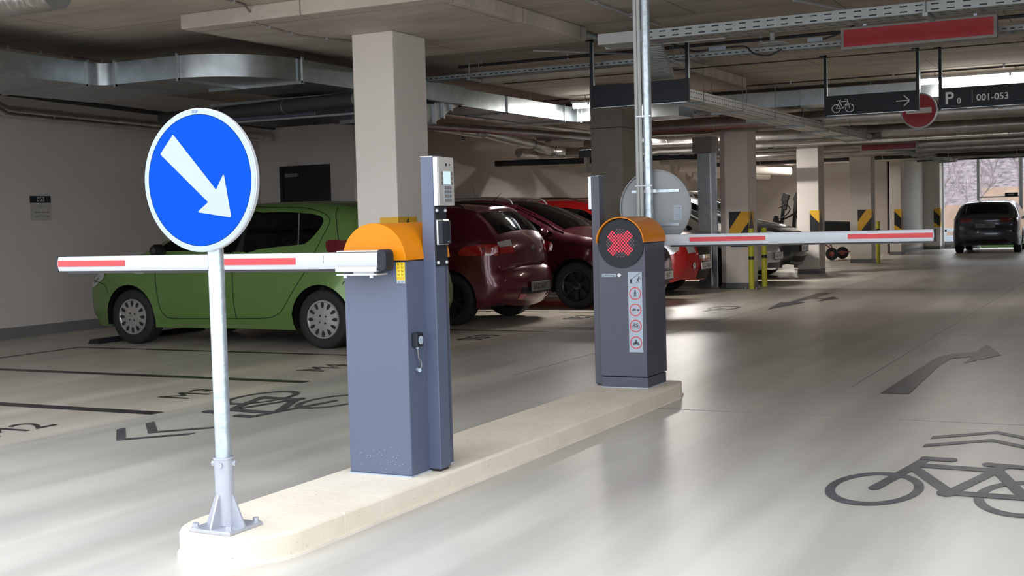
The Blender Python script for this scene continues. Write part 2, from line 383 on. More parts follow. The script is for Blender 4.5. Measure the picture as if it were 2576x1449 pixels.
# ---------------------------------------------------------------- setting
XL, YE, ZC = -12.2, 42.6, 3.12
XR, YF = 5.5, 4.0
def ceilz(x, y):
    for yc in (9.97, 15.44, 21.07, 26.15, 31.6, 37.0):
        if -7.55 < x < -4.90 and yc-1.45 < y < yc+1.45: return 2.988
    return ZC-.003
floor = struct('floor', MB().box(XL-.2, XR+.2, -14, YE+.3, -.2, 0), 'floor', 'grey green coated concrete garage floor with beige parking bays')
ceil = struct('ceiling', MB().box(XL-.2, XR+.2, YF, YE+.3, ZC, ZC+.3), 'ceil', 'raw concrete slab ceiling of the garage')
struct('wall_left', MB().box(XL-.2, XL, YF, YE, 0, ZC), 'paint_wall', 'long beige painted wall behind the parked cars')
struct('wall_front_added', MB().box(XL-.2, -9.6, YF-.2, YF, 0, ZC), 'paint_wall', 'unseen wall added beside the entrance to hold back daylight')  # added out of view to keep daylight off the bays and left wall
struct('wall_right', MB().box(XR, XR+.2, YF, YE, 0, ZC), 'paint_wall', 'beige painted wall along the exit lane')
struct('baseboard_left', MB().box(XL, XL+.015, YF, 15.5, 0, .13), 'base_grey', 'dark grey painted band at the foot of the beige wall')
# recessed room with the black door
struct('wall_back', MB().box(XL, -10.47, 15.5, 17.5, 0, ZC), 'paint_wall', 'beige projecting wall with a black door')
d = struct('door_1', MB().box(-11.735, -10.95, 15.455, 15.5, 0, 2.12), 'door', 'black steel door in the beige wall behind the green car', bevel=.006)
build('door_frame', MB().box(-11.79, -11.735, 15.44, 15.5, 0, 2.17).box(-10.95, -10.895, 15.44, 15.5, 0, 2.17).box(-11.735, -10.95, 15.44, 15.5, 2.12, 2.17), 'door', d)
build('door_closer', MB().box(-11.66, -11.44, 15.40, 15.455, 2.0, 2.055), 'ledframe', d, bevel=.005)
# far wall, end wall pieces
struct('wall_far', MB().box(XL, -6.95, 38.2, 38.4, 0, ZC), 'paint_wall', 'cream wall behind the wheelbarrow')
struct('trim_4', MB().box(XL, -4.9, 37.9, 38.19, 2.74, ZC), 'raw_col', 'dark concrete beam above the cream wall')
struct('wall_side', MB().box(-6.72, -6.5, 37.4, 42.2, 0, ZC), 'paint_wall', 'light grey wall section beside the exit opening')
struct('baseboard_side', MB().box(-6.5, -6.485, 37.4, 42.2, 0, .1), 'base_grey')
struct('trim_1', MB().box(-6.0, XR, YE-.15, YE+.15, 2.95, ZC), 'capital', 'concrete lintel over the exit opening')
struct('trim_2', MB().box(-6.02, -5.95, YE-.1, YE+.1, 0, 2.95), 'frame_alu', 'pale metal jamb at the side of the exit opening')
struct('wall_end', MB().box(XL, -6.02, YE, YE+.2, 0, ZC), 'paint_wall')

# drop panels around the column heads
cols = [(-6.52, 9.68, .58), (-6.52, 15.15, .58), (-6.6, 20.8, .54), (-6.53, 25.9, .5), (-6.6, 31.35, .5), (-6.62, 36.75, .5), (-6.55, 42.0, .5)]
for i, (x0, y0, dp) in enumerate(cols):
    yc = y0+dp/2
    if i < 6: struct('ceiling_drop_panel', MB().box(-7.53, -4.92, yc-1.43, yc+1.43, 2.99, ZC), 'capital', bevel=.012)
for i, (x0, y0, dp) in enumerate(cols):
    x1 = -6.08 if i < 6 else -6.0
    if i == 5: x1 = -6.3
    raw = i == 1
    names = ['cream column beside the green car', 'raw brown concrete pillar behind the maroon car', 'cream column behind the pair of yellow bollards', 'cream column in front of the black bicycle carrier', 'cream column with a single yellow bollard', 'cream column beside the light wall section', 'last cream column beside the exit opening']
    top = 2.99 if i < 6 else ZC
    if i == 2:
        poly = [(x0+.12, y0), (x1, y0), (x1, y0+dp), (x0, y0+dp), (x0, y0+.12)]
        mb = MB().prism(poly, .09, top)
    else: mb = MB().box(x0, x1, y0, y0+dp, .09 if not raw else 0, top)
    c = struct('column', mb, 'raw_col' if raw else 'paint_col', names[i], bevel=.012)
    if not raw: build('column_base', MB().prism([(x0+.12-.004, y0-.004), (x1+.004, y0-.004), (x1+.004, y0+dp), (x0, y0+dp), (x0-.004, y0+.12)], 0, .09) if i == 2 else MB().box(x0-.004, x1+.004, y0-.004, y0+dp+.004, 0, .09), 'base_grey', c)
    else:
        build('formwork_joint', MB().box(x0-.003, x1+.003, y0-.003, y0+dp+.003, 2.42, 2.43), 'warnblack', c)
    if raw: continue
    # warning corner panel: wide pattern (diagonal up to the right) or narrow pattern
    wide = i in (2, 4); fwid = .33 if wide else .19; swid = min(.32, dp-.05); z0, z1 = .71, 1.31; e = .006
    wp = build('warning_panel', MB().box(x1-fwid, x1+e, y0-e, y0, z0, z1).box(x1, x1+e, y0, y0+swid, z0, z1), 'yellow', c)
    k = MB(); fy = lambda u, v: (x1-fwid+u, y0-e-.001, z0+v); fs_ = lambda u, v: (x1+e+.001, y0+u, z0+v); h = z1-z0
    if wide: poly2(k, fy, [(0, h-.30), (0, h), (.21, h)]); poly2(k, fy, [(.02, 0), (fwid+e, 0), (fwid+e, .42)])
    else: poly2(k, fy, [(0, .16), (fwid+e, .02+.0), (fwid+e, .34), (0, h-.06)])
    poly2(k, fs_, [(.10, 0), (.02, .32), (swid*.5, h), (swid-.02, .32), (swid-.08, 0), (swid*.5, .22)])
    build('black_stripe', k, 'warnblack', wp)

# ---------------------------------------------------------------- floor markings (paint on the floor)
zf = lambda z: (lambda u, v: (u, v, z))
def mark(name, mb, m='paintblack', label=None):
    if name == 'bicycle_symbol': mb.stagger((0, 0, .00015))
    o = build(name, mb, m, floor)
    if label: o['label'] = label
    return o
def rect(x0, x1, y0, y1, z=.002): return MB().add([(x0,y0,z),(x1,y0,z),(x1,y1,z),(x0,y1,z)], [(0,1,2,3)])
for y0, w, x0 in [(4.69, .13, -10.35), (6.39, .13, -10.35), (8.085, .12, -10.35), (9.93, .075, -10.35), (12.62, .075, XL+.3), (15.38, .075, -10.4), (18.02, .075, XL+.3), (20.72, .075, XL+.3), (23.4, .075, XL+.3), (26.1, .075, XL+.3), (28.8, .075, XL+.3), (31.5, .075, XL+.3)]:
    mark('bay_line', rect(x0, -6.03, y0, y0+w))
mark('bay_line', rect(-10.42, -10.35, 3, 10.0))
for t, y in [('M2', 5.34), ('M3', 7.05), ('M4', 8.76), ('053', 11.55), ('052', 14.25)]:
    mb = text_mb(t, .42, lambda u, v: (-6.33-v, y+u*1.0, .003)); mark('bay_number', mb, 'paintblack', 'black bay number '+t)
b = MB(); bicycle(b, lambda u, v: (-1.105+u*.207, 5.70+v*.365, .003)); mark('bicycle_symbol', b, 'paintgrey', 'dark bicycle symbol on the exit lane floor')
b = MB(); bicycle(b, lambda u, v: (-5.174-u*.207, 7.30-v*.365, .003)); mark('bicycle_symbol', b, 'paintgrey', 'dark bicycle symbol on the entry lane floor')
b = MB(); f3 = lambda u, v: (-5.13-u*.2, 16.33-v*.37, .003); ring2(b, f3, (0,0), .8, 1); stroke(b, f3, (0,0), (.45,1.7), .25); mark('bicycle_symbol', b, 'paintgrey', 'worn bicycle wheel symbol beyond the island')
mark('lane_arrow', MB().add([(x, y, .003) for x, y in [(-1.646,8.719),(-1.459,8.728),(-1.503,10.402),(-1.48,10.95),(-1.335,11.125),(-1.346,10.62),(-1.126,11.285),(-1.337,12.185),(-1.349,11.495),(-1.522,11.295),(-1.592,11.065),(-1.608,10.788)]], [(0,1,2,11),(11,2,10),(2,3,10),(3,9,10),(3,4,9),(4,5,6),(4,6,7,8),(4,8,9)]), 'paintgrey', 'dark arrow bending right on the exit lane')
mark('lane_arrow', MB().add([(x, y, .003) for x, y in [(-4.474,16.111),(-4.67,17.497),(-4.541,17.507),(-4.628,19.682),(-4.421,19.688),(-4.403,18.513),(-4.237,18.359),(-4.208,18.758),(-4.02,18.323),(-4.191,17.685),(-4.221,18.15),(-4.44,18.30),(-4.446,17.59),(-4.314,17.479)]], [(0,13,12,2,1),(2,12,11,5,4,3),(5,11,10,6),(6,10,9,8,7)]), 'paintgrey', 'dark branching lane arrow beyond the island')
def chev(pts, faces=None): return MB().add([(x, y, .003) for x, y in pts], faces)
mark('direction_chevron', chev([(-1.066,7.04),(-1.066,7.127),(-.758,7.40),(-.45,7.127),(-.45,7.04),(-.758,7.32)], [(0,5,2,1),(5,4,3,2)]), 'paintgrey')
mark('direction_chevron', chev([(-1.066,6.78),(-1.066,6.868),(-.758,7.14),(-.45,6.868),(-.45,6.78),(-.758,7.06)], [(0,5,2,1),(5,4,3,2)]), 'paintgrey')
mark('direction_chevron', chev([(-5.79,5.83),(-5.79,5.905),(-5.49,5.60),(-5.205,5.905),(-5.205,5.82),(-5.49,5.52)], [(0,5,2,1),(5,4,3,2)]), 'paintgrey')
mark('direction_chevron', chev([(-5.79,6.085),(-5.79,6.165),(-5.49,5.87),(-5.205,6.165),(-5.205,6.085),(-5.49,5.785)], [(0,5,2,1),(5,4,3,2)]), 'paintgrey')
j = MB()
for y in (2.7, 7.65, 13.1): j.box(-6.0, XR, y, y+.006, 0, .0012)
for x in (-4.6, -1.9): j.box(x, x+.006, 9, YE, 0, .0012)
mark('expansion_joint', j, 'base_grey')

# ---------------------------------------------------------------- traffic island
ix0, ix1 = -3.38, -2.87
cxm, rr = (ix0+ix1)/2, (ix1-ix0)/2
pl = [(cxm-rr*math.cos(PI*i/20), 3.84-(rr*1.17)*math.sin(PI*i/20)) for i in range(21)]
pl += [(ix1, 8.10), (ix1-.05, 8.30), (ix0+.05, 8.30), (ix0, 8.0)]
isl = build('traffic_island', MB().prism(pl, 0, .10), 'island', bevel=.012, seg=2, smooth=True, angle=50)
tag(isl, 'long low cream concrete island with rounded end between two lanes', 'kerb')
sk = [(cxm+(x-cxm)*1.035, 5.9+(y-5.9)*1.004) for x, y in pl]
build('mortar_fillet', MB().prism(sk, 0, .012), 'kerb_light', isl)
build('casting_joint', MB().box(ix1-.06, ix1+.001, 4.10, 4.106, .0, .099), 'kerb_light', isl)

# ---------------------------------------------------------------- barrier cabinets
def barrier(y_face, side, label):
    """side=-1: barrel end plain orange, arm on the near face pointing left; side=+1: lit cross on the near face, arm on the far face"""
    x0, x1 = -3.335, -3.0
    if side < 0: x0, x1 = -3.30, -2.966
    y0, y1 = y_face, y_face+.385; xc = (x0+x1)/2; r = (x1-x0)/2; zc = 1.075
    t = thing('parking_barrier', label, 'barrier', (xc, y0+.19, .10))
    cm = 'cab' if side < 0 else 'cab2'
    if side < 0:
        build('cabinet', MB().box(x0, x1, y0, y1, .105, zc), cm, t, bevel=.006)
        build('base_seal', MB().box(x0-.004, x1+.004, y0-.006, y1+.004, .098, .106), 'white', t)
    else:
        build('cabinet', MB().box(x0-.006, x1, y0, y1, .175, zc), cm, t, bevel=.006)
        build('plinth', MB().box(x0+.006, x1+.004, y0-.004, y1-.03, .105, .172), cm, t, bevel=.003)
        build('base_seal', MB().box(x0+.004, x1+.006, y0-.01, y1-.03, .098, .106), 'white', t)
    arc = [(xc+(r+.003)*math.cos(PI*i/28), zc+.005+(r+.003)*math.sin(PI*i/28)) for i in range(29)]
    if side < 0:
        build('hood', MB().prism(arc, y0-.004, y1+.012, 'y'), 'orange', t, smooth=True, bevel=.004, angle=50)
        build('hood_gap', MB().box(x0+.004, x1-.004, y0+.002, y1-.002, zc-.004, zc+.006), 'trimblack', t)
    else:
        inner = [(xc+(r-.002)*math.cos(PI*i/28), zc+.005+(r-.002)*math.sin(PI*i/28)) for i in range(29)]
        outer = [(xc+(r+.006)*math.cos(PI*i/28), zc+.005+(r+.006)*math.sin(PI*i/28)) for i in range(29)]
        mb = MB(); n = 29
        for ya, yb in ((y0-.03, y1+.01),):
            mb.add([(a, ya, c) for a, c in outer]+[(a, yb, c) for a, c in outer]+[(a, ya, c) for a, c in inner]+[(a, yb, c) for a, c in inner],
                [(i, i+1, i+1+n, i+n) for i in range(n-1)]+[(i+2*n, i+1+2*n, i+1+3*n, i+3*n) for i in range(n-1)]+[(i, i+1, i+1+2*n, i+2*n) for i in range(n-1)]+[(i+n, i+1+n, i+1+3*n, i+3*n) for i in range(n-1)]+[(0, n, 3*n, 2*n), (n-1, 2*n-1, 4*n-1, 3*n-1)])
        build('hood', mb, 'orange', t, smooth=True, angle=50)
        build('drum', MB().prism([(xc+(r-.004)*math.cos(2*PI*i/48), zc-.002+(r-.004)*math.sin(2*PI*i/48)) for i in range(48)], y0-.012, y1+.004, 'y'), 'signblack', t, smooth=True, angle=50)
        # LED cross
        lit = MB(); dim = MB(); yl = y0-.0135; cz = zc+.003; cxx = xc-.002
        N_ = 9; pitch = .0113
        for a in range(-N_, N_+1):
            for bb in range(-N_, N_+1):
                if (a+bb) % 2: continue
                u, v = a*pitch*.95, bb*pitch*1.0
                if math.hypot(u, v) > .098: continue
                on = abs(abs(u)-abs(v)) < .046
                tgt = lit if on else dim
                tgt.add([(cxx+u+.0056*math.cos(PI*k/4), yl-(.001 if on else 0), cz+v+.0056*math.sin(PI*k/4)) for k in range(8)], [tuple(range(8))])
        cr = build('signal_cross', lit, 'led', t); cr['kind'] = 'stuff'; cr['label'] = 'lit red cross of round lamps'
        dm = build('unlit_lamps', dim, 'led_off', t); dm['kind'] = 'stuff'
    # arm: extrusion with rounded sides
    if side < 0: ax0, ax1, ay, aw = -4.99, -3.035, y0-.075, .055
    else: ax0, ax1, ay, aw = -3.02, -1.215, y1+.05, .055
    zt, zb = 1.122, 1.048
    pr = catmull([(ay-aw/2, zb+.004), (ay-aw/2-.004, (zb+zt)/2), (ay-aw/2, zt-.004), (ay-aw/2+.01, zt), (ay+aw/2-.01, zt), (ay+aw/2, zt-.004), (ay+aw/2+.004, (zb+zt)/2), (ay+aw/2, zb+.004), (ay+aw/2-.01, zb), (ay-aw/2+.01, zb)], 3, True)
    arm = build('barrier_arm', MB().prism(pr, ax0, ax1, 'x'), 'white_alu', t, smooth=True, angle=35)
    arm['label'] = 'white barrier arm with red stripes'
    fy = ay-aw/2-.0065
    st = [(-4.985, -4.53), (-3.985, -3.49)] if side < 0 else [(-2.826, -2.295), (-1.75, -1.222)]
    for a, c in st: build('red_stripe', MB().box(a, c, fy, fy+.004, 1.071, 1.101), 'red', arm)
    build('rubber_edge', MB().box(ax0+.05, ax1-.05, ay-.012, ay+.012, zb-.012, zb+.001), 'trimblack', arm)
    e0 = ax0 if side < 0 else ax1
    build('end_cap', MB().box(e0-.012, e0+.003, ay-aw/2-.004, ay+aw/2+.004, zb-.002, zt+.003) if side < 0 else MB().box(e0-.003, e0+.008, ay-aw/2-.004, ay+aw/2+.004, zb-.002, zt+.003), 'signblack', arm, bevel=.004)
    if side < 0:
        cap = MB().prism(catmull([(ax1-.006, zb-.004), (ax1+.030, zb-.004), (ax1+.036, (zb+zt)/2), (ax1+.030, zt+.004), (ax1-.006, zt+.004)], 5, True), ay-aw/2-.008, ay+aw/2+.006, 'y')
        build('end_housing', cap, 'signblack', t, smooth=True, bevel=.003)
        br = MB().box(-3.265, -3.045, ay-aw/2-.014, ay-aw/2-.008, 1.042, 1.058).box(-3.265, -3.045, ay-aw/2-.014, ay+aw/2+.02, 1.036, 1.043).box(-3.262, -3.045, ay-aw/2-.004, ay+aw/2+.02, 1.124, 1.130).box(-3.26, -3.045, ay-aw/2-.014, ay+aw/2+.02, 1.019, 1.026)
        br.box(-3.19, -3.08, ay-.01, ay+.02, 1.024, 1.040)
        brk = build('arm_bracket', br, 'silver', t, bevel=.001)
        for xx in (-3.225, -3.085): build('bolt', MB().cyl((xx, ay-.02, 1.008), (xx, ay-.02, 1.020), .009, 6), 'silver', brk)
        build('arm_hub', MB().cyl((-3.15, ay+.02, 1.075), (-3.15, y0+.01, 1.075), .03, 20), 'silver', t)
        for xx in (-3.336,):
            build('arm_joint_mark', MB().box(xx, xx+.001, fy+.001, fy+.004, 1.075, 1.11), 'ledframe', arm)
        # warning sticker
        s = build('warning_sticker', MB().box(-3.013, -2.970, y0-.0025, y0, .977, 1.072), 'stickyellow', t)
        build('white_strip', MB().box(-3.013, -2.970, y0-.0032, y0-.002, .977, .991), 'white', s)
        k = MB(); fs_ = lambda u, v: (-3.013+u, y0-.0034, .977+v)
        for rw in range(4):
            for cc in range(2):
                ox, oy = .004+cc*.019, .034+rw*.0155
                disc2(k, fs_, (ox+.005, oy+.009), .0018, 8); stroke(k, fs_, (ox+.005, oy+.008), (ox+.004, oy+.003), .002); stroke(k, fs_, (ox+.008, oy+.003), (ox+.014, oy+.010), .0015); stroke(k, fs_, (ox+.001, oy+.002), (ox+.012, oy+.002), .0007)
        for i in range(5): stroke(k, fs_, (.003, .018+i*.0028), (.040, .018+i*.0028), .0006)
        stroke(k, fs_, (.008, .003), (.013, .011), .001); stroke(k, fs_, (.013, .011), (.018, .003), .001); stroke(k, fs_, (.008, .003), (.018, .003), .001)
        ring2(k, fs_, (.030, .007), .004, .005, 16); stroke(k, fs_, (.027, .004), (.033, .010), .001)
        build('sticker_pictogram', k, 'warnblack', s)
        # sensor on the side face
        sx = x1
        sb = build('safety_sensor', MB().box(sx, sx+.032, y0+.03, y0+.085, .688, .752), 'signblack', t, bevel=.004)
        build('sensor_lens', MB().cyl((sx+.03, y0+.0575, .718), (sx+.0345, y0+.0575, .718), .019, 24), 'white', sb)
        build('sensor_cable', MB().tube(catmull([(sx+.016, y0+.055, .69), (sx+.018, y0+.055, .66), (sx+.016, y0+.062, .635), (sx+.02, y0+.078, .615), (sx+.02, y0+.075, .592), (sx+.014, y0+.066, .583)], 5), .0028, 8), 'ledframe', sb)
        build('cable_gland', MB().cyl((sx+.015, y0+.055, .678), (sx+.015, y0+.055, .690), .007, 12).cyl((sx+.004, y0+.068, .582), (sx+.026, y0+.052, .582), .0085, 12), 'white', sb)
        ch = MB()
        for _ in range(26):
            u, v = random.uniform(-.12, .15), random.uniform(.01, .12)
            ch.add([(xc+u, y0-.0008, .11+v), (xc+u+.004, y0-.0008, .11+v+.001), (xc+u+.003, y0-.0008, .11+v+.005)], [(0,1,2)])
        p_ = build('paint_chips', ch, 'white', t); p_['kind'] = 'stuff'
    else:
        lb = build('maker_label', MB().box(-3.313, -3.208, y0-.003, y0, .850, .872), 'white', t, bevel=.001)
        build('label_lettering', text_mb('ASParking', .0185, lambda u, v: (-3.292+u*.93, y0-.0036, .855+v)), 'warnblack', lb)
        k = MB(); q = lambda u, v: (-3.308+u, y0-.0036, .854+v)
        for p_, q_ in [((0,0),(.002,.012)), ((.002,.012),(.011,.013)), ((.011,.013),(.009,.001)), ((.009,.001),(0,0))]: stroke(k, q, p_, q_, .0015)
        build('label_logo', k, 'warnblack', lb)
        lk = build('lock', MB().cyl((-3.186, y0, .862), (-3.186, y0-.006, .862), .012, 20).box(-3.180, -3.170, y0-.008, y0, .858, .866), 'silver', t)
        s = build('pictogram_sticker', MB().box(-3.124, -3.024, y0-.003, y0, .343, .884), 'white', t)
        fs_ = lambda u, v: (-3.124+u, y0-.0042, .343+v)
        k = MB(); rd = MB()
        # top: barrier hitting a person
        poly2(k, fs_, [(.016,.465),(.030,.465),(.031,.492),(.015,.492)]); stroke(k, fs_, (.010,.464),(.034,.464),.003); stroke(k, fs_, (.024,.490),(.086,.534),.0025)
        disc2(k, fs_, (.080,.505), .0045, 12); stroke(k, fs_, (.077,.500),(.070,.484),.007); stroke(k, fs_, (.071,.485),(.078,.474),.004); stroke(k, fs_, (.078,.474),(.078,.464),.003); stroke(k, fs_, (.070,.484),(.066,.472),.004); stroke(k, fs_, (.066,.472),(.058,.466),.003); stroke(k, fs_, (.077,.498),(.087,.495),.003); stroke(k, fs_, (.087,.495),(.090,.500),.003)
        for a0 in (0, 1, 2): stroke(k, fs_, (.070+.003*a0, .512+.003*a0), (.072+.003*a0, .516+.002*a0), .001)
        for i, cy in enumerate((.395, .285, .177, .065)):
            cc = (.050, cy); ring2(rd, fs_, cc, .036, .042, 40)
            if i == 0:
                disc2(k, fs_, (.050, cy+.020), .0045, 12); stroke(k, fs_, (.050, cy+.015), (.050, cy-.002), .008); stroke(k, fs_, (.049, cy-.001), (.042, cy-.022), .004); stroke(k, fs_, (.051, cy-.001), (.058, cy-.022), .004); stroke(k, fs_, (.049, cy+.012), (.041, cy-.001), .0033); stroke(k, fs_, (.051, cy+.012), (.059, cy+.001), .0033)
            elif i == 1:
                poly2(k, fs_, [(.022,cy-.004),(.022,cy+.001),(.030,cy+.002),(.034,cy+.006),(.052,cy+.006),(.053,cy-.004)]); stroke(k, fs_, (.026, cy+.008), (.050, cy+.008), .0012); poly2(k, fs_, [(.063,cy-.003),(.063,cy+.006),(.079,cy+.006),(.079,cy-.003),(.071,cy-.007)])
            elif i == 2:
                bicycle(k, lambda u, v: (lambda a, c: fs_(.033+u*.0115, cy-.006+v*.0115))(0, 0), .22, .16)
            else:
                for wx in (.036, .064): ring2(k, fs_, (wx, cy-.008), .004, .009, 16)
                poly2(k, fs_, [(.036,cy-.006),(.040,cy+.004),(.060,cy+.003),(.064,cy-.006),(.050,cy-.010)]); disc2(k, fs_, (.050, cy+.017), .0042, 12); stroke(k, fs_, (.050, cy+.014), (.047, cy+.002), .007); stroke(k, fs_, (.051, cy+.011), (.060, cy+.003), .003)
        build('prohibition_ring', rd, 'red', s); build('pictogram', k.stagger((0, -.00004, 0)), 'warnblack', s)
    return t
barrier(4.773, -1, 'slate barrier cabinet with plain orange hood and arm reaching left behind the blue sign')
barrier(7.84, 1, 'slate barrier cabinet with lit red cross and arm reaching right')

# ---------------------------------------------------------------- access terminals
def terminal(x0, x1, y0, y1, face, top, label, loc, back=False):
    t = thing('access_terminal', label, 'terminal post', loc)
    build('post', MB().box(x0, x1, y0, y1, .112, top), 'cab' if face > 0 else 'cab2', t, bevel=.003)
    build('foot_plate', MB().box(x0+.01, x1-.01, y0+.01, y1-.005, .10, .113), 'black', t)
    s = face; xf = x1 if s > 0 else x0
    X = lambda a, b: (min(xf+s*a, xf+s*b), max(xf+s*a, xf+s*b))
    ya, yb = y0+.010, y0+.010+.14
    build('top_cap', MB().box(x0-.001, x1+.001, y0-.001, y1+.001, top, top+.003), 'silver', t)
    kp = build('intercom_panel', MB().box(*X(0, .026), ya, yb, top-.223, top-.002), 'grey_plastic', t, bevel=.003)
    build('panel_edge', MB().box(*X(.001, .022), ya-.006, ya, top-.223, top-.002), 'silver', kp)
    if s > 0:
        xx = xf+.0265
        build('display', MB().box(xx, xx+.001, ya+.042, yb-.034, top-.125, top-.066), 'display', kp)
        side = MB()
        for i in range(3):
            side.box(xx, xx+.002, ya+.022, ya+.036, top-.085-i*.021, top-.070-i*.021).box(xx, xx+.002, yb-.028, yb-.014, top-.085-i*.021, top-.070-i*.021)
        build('menu_keys', side, 'ledframe', kp)
        build('keypad_frame', MB().box(xx, xx+.001, ya+.042, yb-.030, top-.207, top-.128), 'white', kp)
        for r in range(4):
            for c in range(3):
                a = ya+.047+c*.0225; z = top-.134-r*.019
                build('key', MB().box(xx+.001, xx+.003, a, a+.018, z-.014, z), 'ledframe', kp)
        build('speaker_hole', MB().cyl((xx, ya+.068, top-.036), (xx+.002, ya+.068, top-.036), .007, 14).cyl((xx, ya+.10, top-.036), (xx+.002, ya+.10, top-.036), .004, 12), 'black', kp)
        bp = build('mounting_plate', MB().box(xf+.0005, xf+.007, y0+.002, y1+.012, 1.045, 1.322), 'signblack', t)
        for a in (y0+.014, y1-.002):
            for z in (1.300, 1.062): build('dome_nut', MB().lathe([(.0085, 0), (.0085, .004), (.006, .008), (.001, .0095)], (xf+.007, a, z), 'x', 14), 'silver', bp, smooth=True)
        rb = build('card_reader', MB().box(xf+.007, xf+.018, y0+.006, y1+.014, 1.143, 1.258), 'silver', t, bevel=.003)
        prof = [(y0+.018, 1.148), (y0+.050, 1.148), (y0+.105, 1.150), (y0+.105, 1.252), (y0+.05, 1.255), (y0+.018, 1.255)]
        cv = MB().prism([(xf+.018, y0+.006), (xf+.018, y1+.012), (xf+.030, y1+.010), (xf+.042, y0+.070), (xf+.044, y0+.045), (xf+.036, y0+.012)], 1.147, 1.254)
        build('reader_cover', cv, 'signblack', rb, bevel=.003)
        build('status_light', MB().box(xf+.030, xf+.042, y0+.035, y0+.062, 1.254, 1.258), emit('status_light_glow', (1, .75, .45), 1.5), rb)
        build('reader_label', MB().add([(xf+.0455, y0+.042, 1.155), (xf+.0445, y0+.062, 1.155), (xf+.0445, y0+.062, 1.159), (xf+.0455, y0+.042, 1.159)], [(0,1,2,3)]), 'white', rb)
        build('cable_duct', MB().box(x0+.005, x1-.004, y1, y1+.02, .20, 1.05), 'cab2', t)
        build('side_hinge', MB().tube([(x0-.003, y0-.003, 1.03), (x0-.003, y0-.003, .92)], .0022, 6), 'silver', t)
    return t
terminal(-2.968, -2.905, 4.93, 5.022, 1, 1.545, 'tall slate terminal post with keypad display and card reader beside the near barrier', (-2.935, 4.975, .10))
terminal(-3.405, -3.345, 7.90, 7.99, -1, 1.535, 'slate terminal post seen edge-on behind the barrier with the red cross', (-3.375, 7.95, .10))

# ---------------------------------------------------------------- blue direction sign
px, py = -3.146, 3.712
t = thing('traffic_sign', 'round blue sign with white diagonal arrow on a galvanised pole', 'sign', (px, py, .10))
cx_, cz_, ys = -3.163, 1.4255, 3.655
zc = cz_
build('pole', MB().cyl((px, py, .12), (px, py, 1.62), .030, 32), 'galv', t, smooth=True)
R3 = .268
build('disc', MB().lathe([(.001, .0), (R3-.004, .0), (R3, .003), (R3, .018), (R3-.005, .021), (R3-.02, .021), (R3-.02, .006), (.001, .006)], (cx_, ys, zc), 'y', 72), 'silver', t, smooth=True)
dk = MB(); fs_ = lambda u, v: (cx_+u, ys-.0012, zc+v)
ring2(dk, fs_, (0, 0), .244, .2655, 72); build('white_rim', dk, 'white', t)
dk = MB(); disc2(dk, fs_, (0, 0), .2455, 72); build('blue_face', dk, 'blue', t)
def roundpoly(pts, rad, n=5):
    out = []
    for i, p in enumerate(pts):
        p = Vector(p); a = Vector(pts[i-1]); b_ = Vector(pts[(i+1) % len(pts)]); r = rad[i]
        if r == 0: out.append(tuple(p)); continue
        u = (a-p).normalized()*r; w = (b_-p).normalized()*r
        for j in range(n+1):
            s_ = j/n; out.append(tuple((p+u)*(1-s_)**2+2*p*s_*(1-s_)+(p+w)*s_*s_))
    return out
ap = [(-3.278,1.602), (-3.345,1.531), (-3.122,1.343), (-3.176,1.307), (-3.015,1.283), (-3.043,1.447), (-3.082,1.388)]
apu = roundpoly([(x-cx_, z-zc) for x, z in ap], [.006, .006, 0, .012, .010, .012, 0])
ov, tr = tri_fill(apu, .05); dk = MB().add([(cx_+p.x, ys-.0024, zc+p.y) for p in ov], tr)
build('arrow', dk, 'white', t)
build('top_lettering', text_mb('TOP', .0155, lambda u, v: (cx_-.022+u, ys-.0024, zc+.2495+v)), 'bluetext', t)
build('clamp', MB().box(cx_-.14, cx_+.14, ys+.006, ys+.022, zc+.09, zc+.12).box(cx_-.14, cx_+.14, ys+.006, ys+.022, zc-.12, zc-.09).lathe([(.030, -.012), (.036, -.012), (.036, .012), (.030, .012)], (px, py, zc+.105), 'z', 24).lathe([(.030, -.012), (.036, -.012), (.036, .012), (.030, .012)], (px, py, zc-.105), 'z', 24), 'galv_base', t)
bs = build('socket', MB().cyl((px, py, .115), (px, py, .375), .036, 32).lathe([(.036, .0), (.040, .0), (.040, .006), (.036, .006)], (px, py, .370), 'z', 32), 'galv_base', t, smooth=True)
build('base_plate', MB().box(px-.098, px+.098, py-.098, py+.098, .10, .114), 'galv_base', t, bevel=.003)
for k in range(4):
    a = k*PI/2; ca, sa = math.cos(a), math.sin(a)
    g = MB().prism([(.034, .114), (.090, .114), (.090, .120), (.040, .235), (.034, .235)], -.004, .004, 'y')
    build('gusset', g.map(lambda v: (px+v[0]*ca-v[1]*sa, py+v[0]*sa+v[1]*ca, v[2])), 'galv_base', t)
    a2 = a+PI/4; bx, by = px+.112*math.cos(a2), py+.112*math.sin(a2)
    build('anchor_bolt', MB().cyl((bx, by, .114), (bx, by, .118), .016, 20).cyl((bx, by, .118), (bx, by, .132), .0115, 6), 'galv_base', t)
    a3 = a+.35; ux, uy = math.cos(a3), math.sin(a3)
    build('clamping_screw', MB().cyl((px+.034*ux, py+.034*uy, .350), (px+.047*ux, py+.047*uy, .350), .0105, 6), 'galv_base', t)

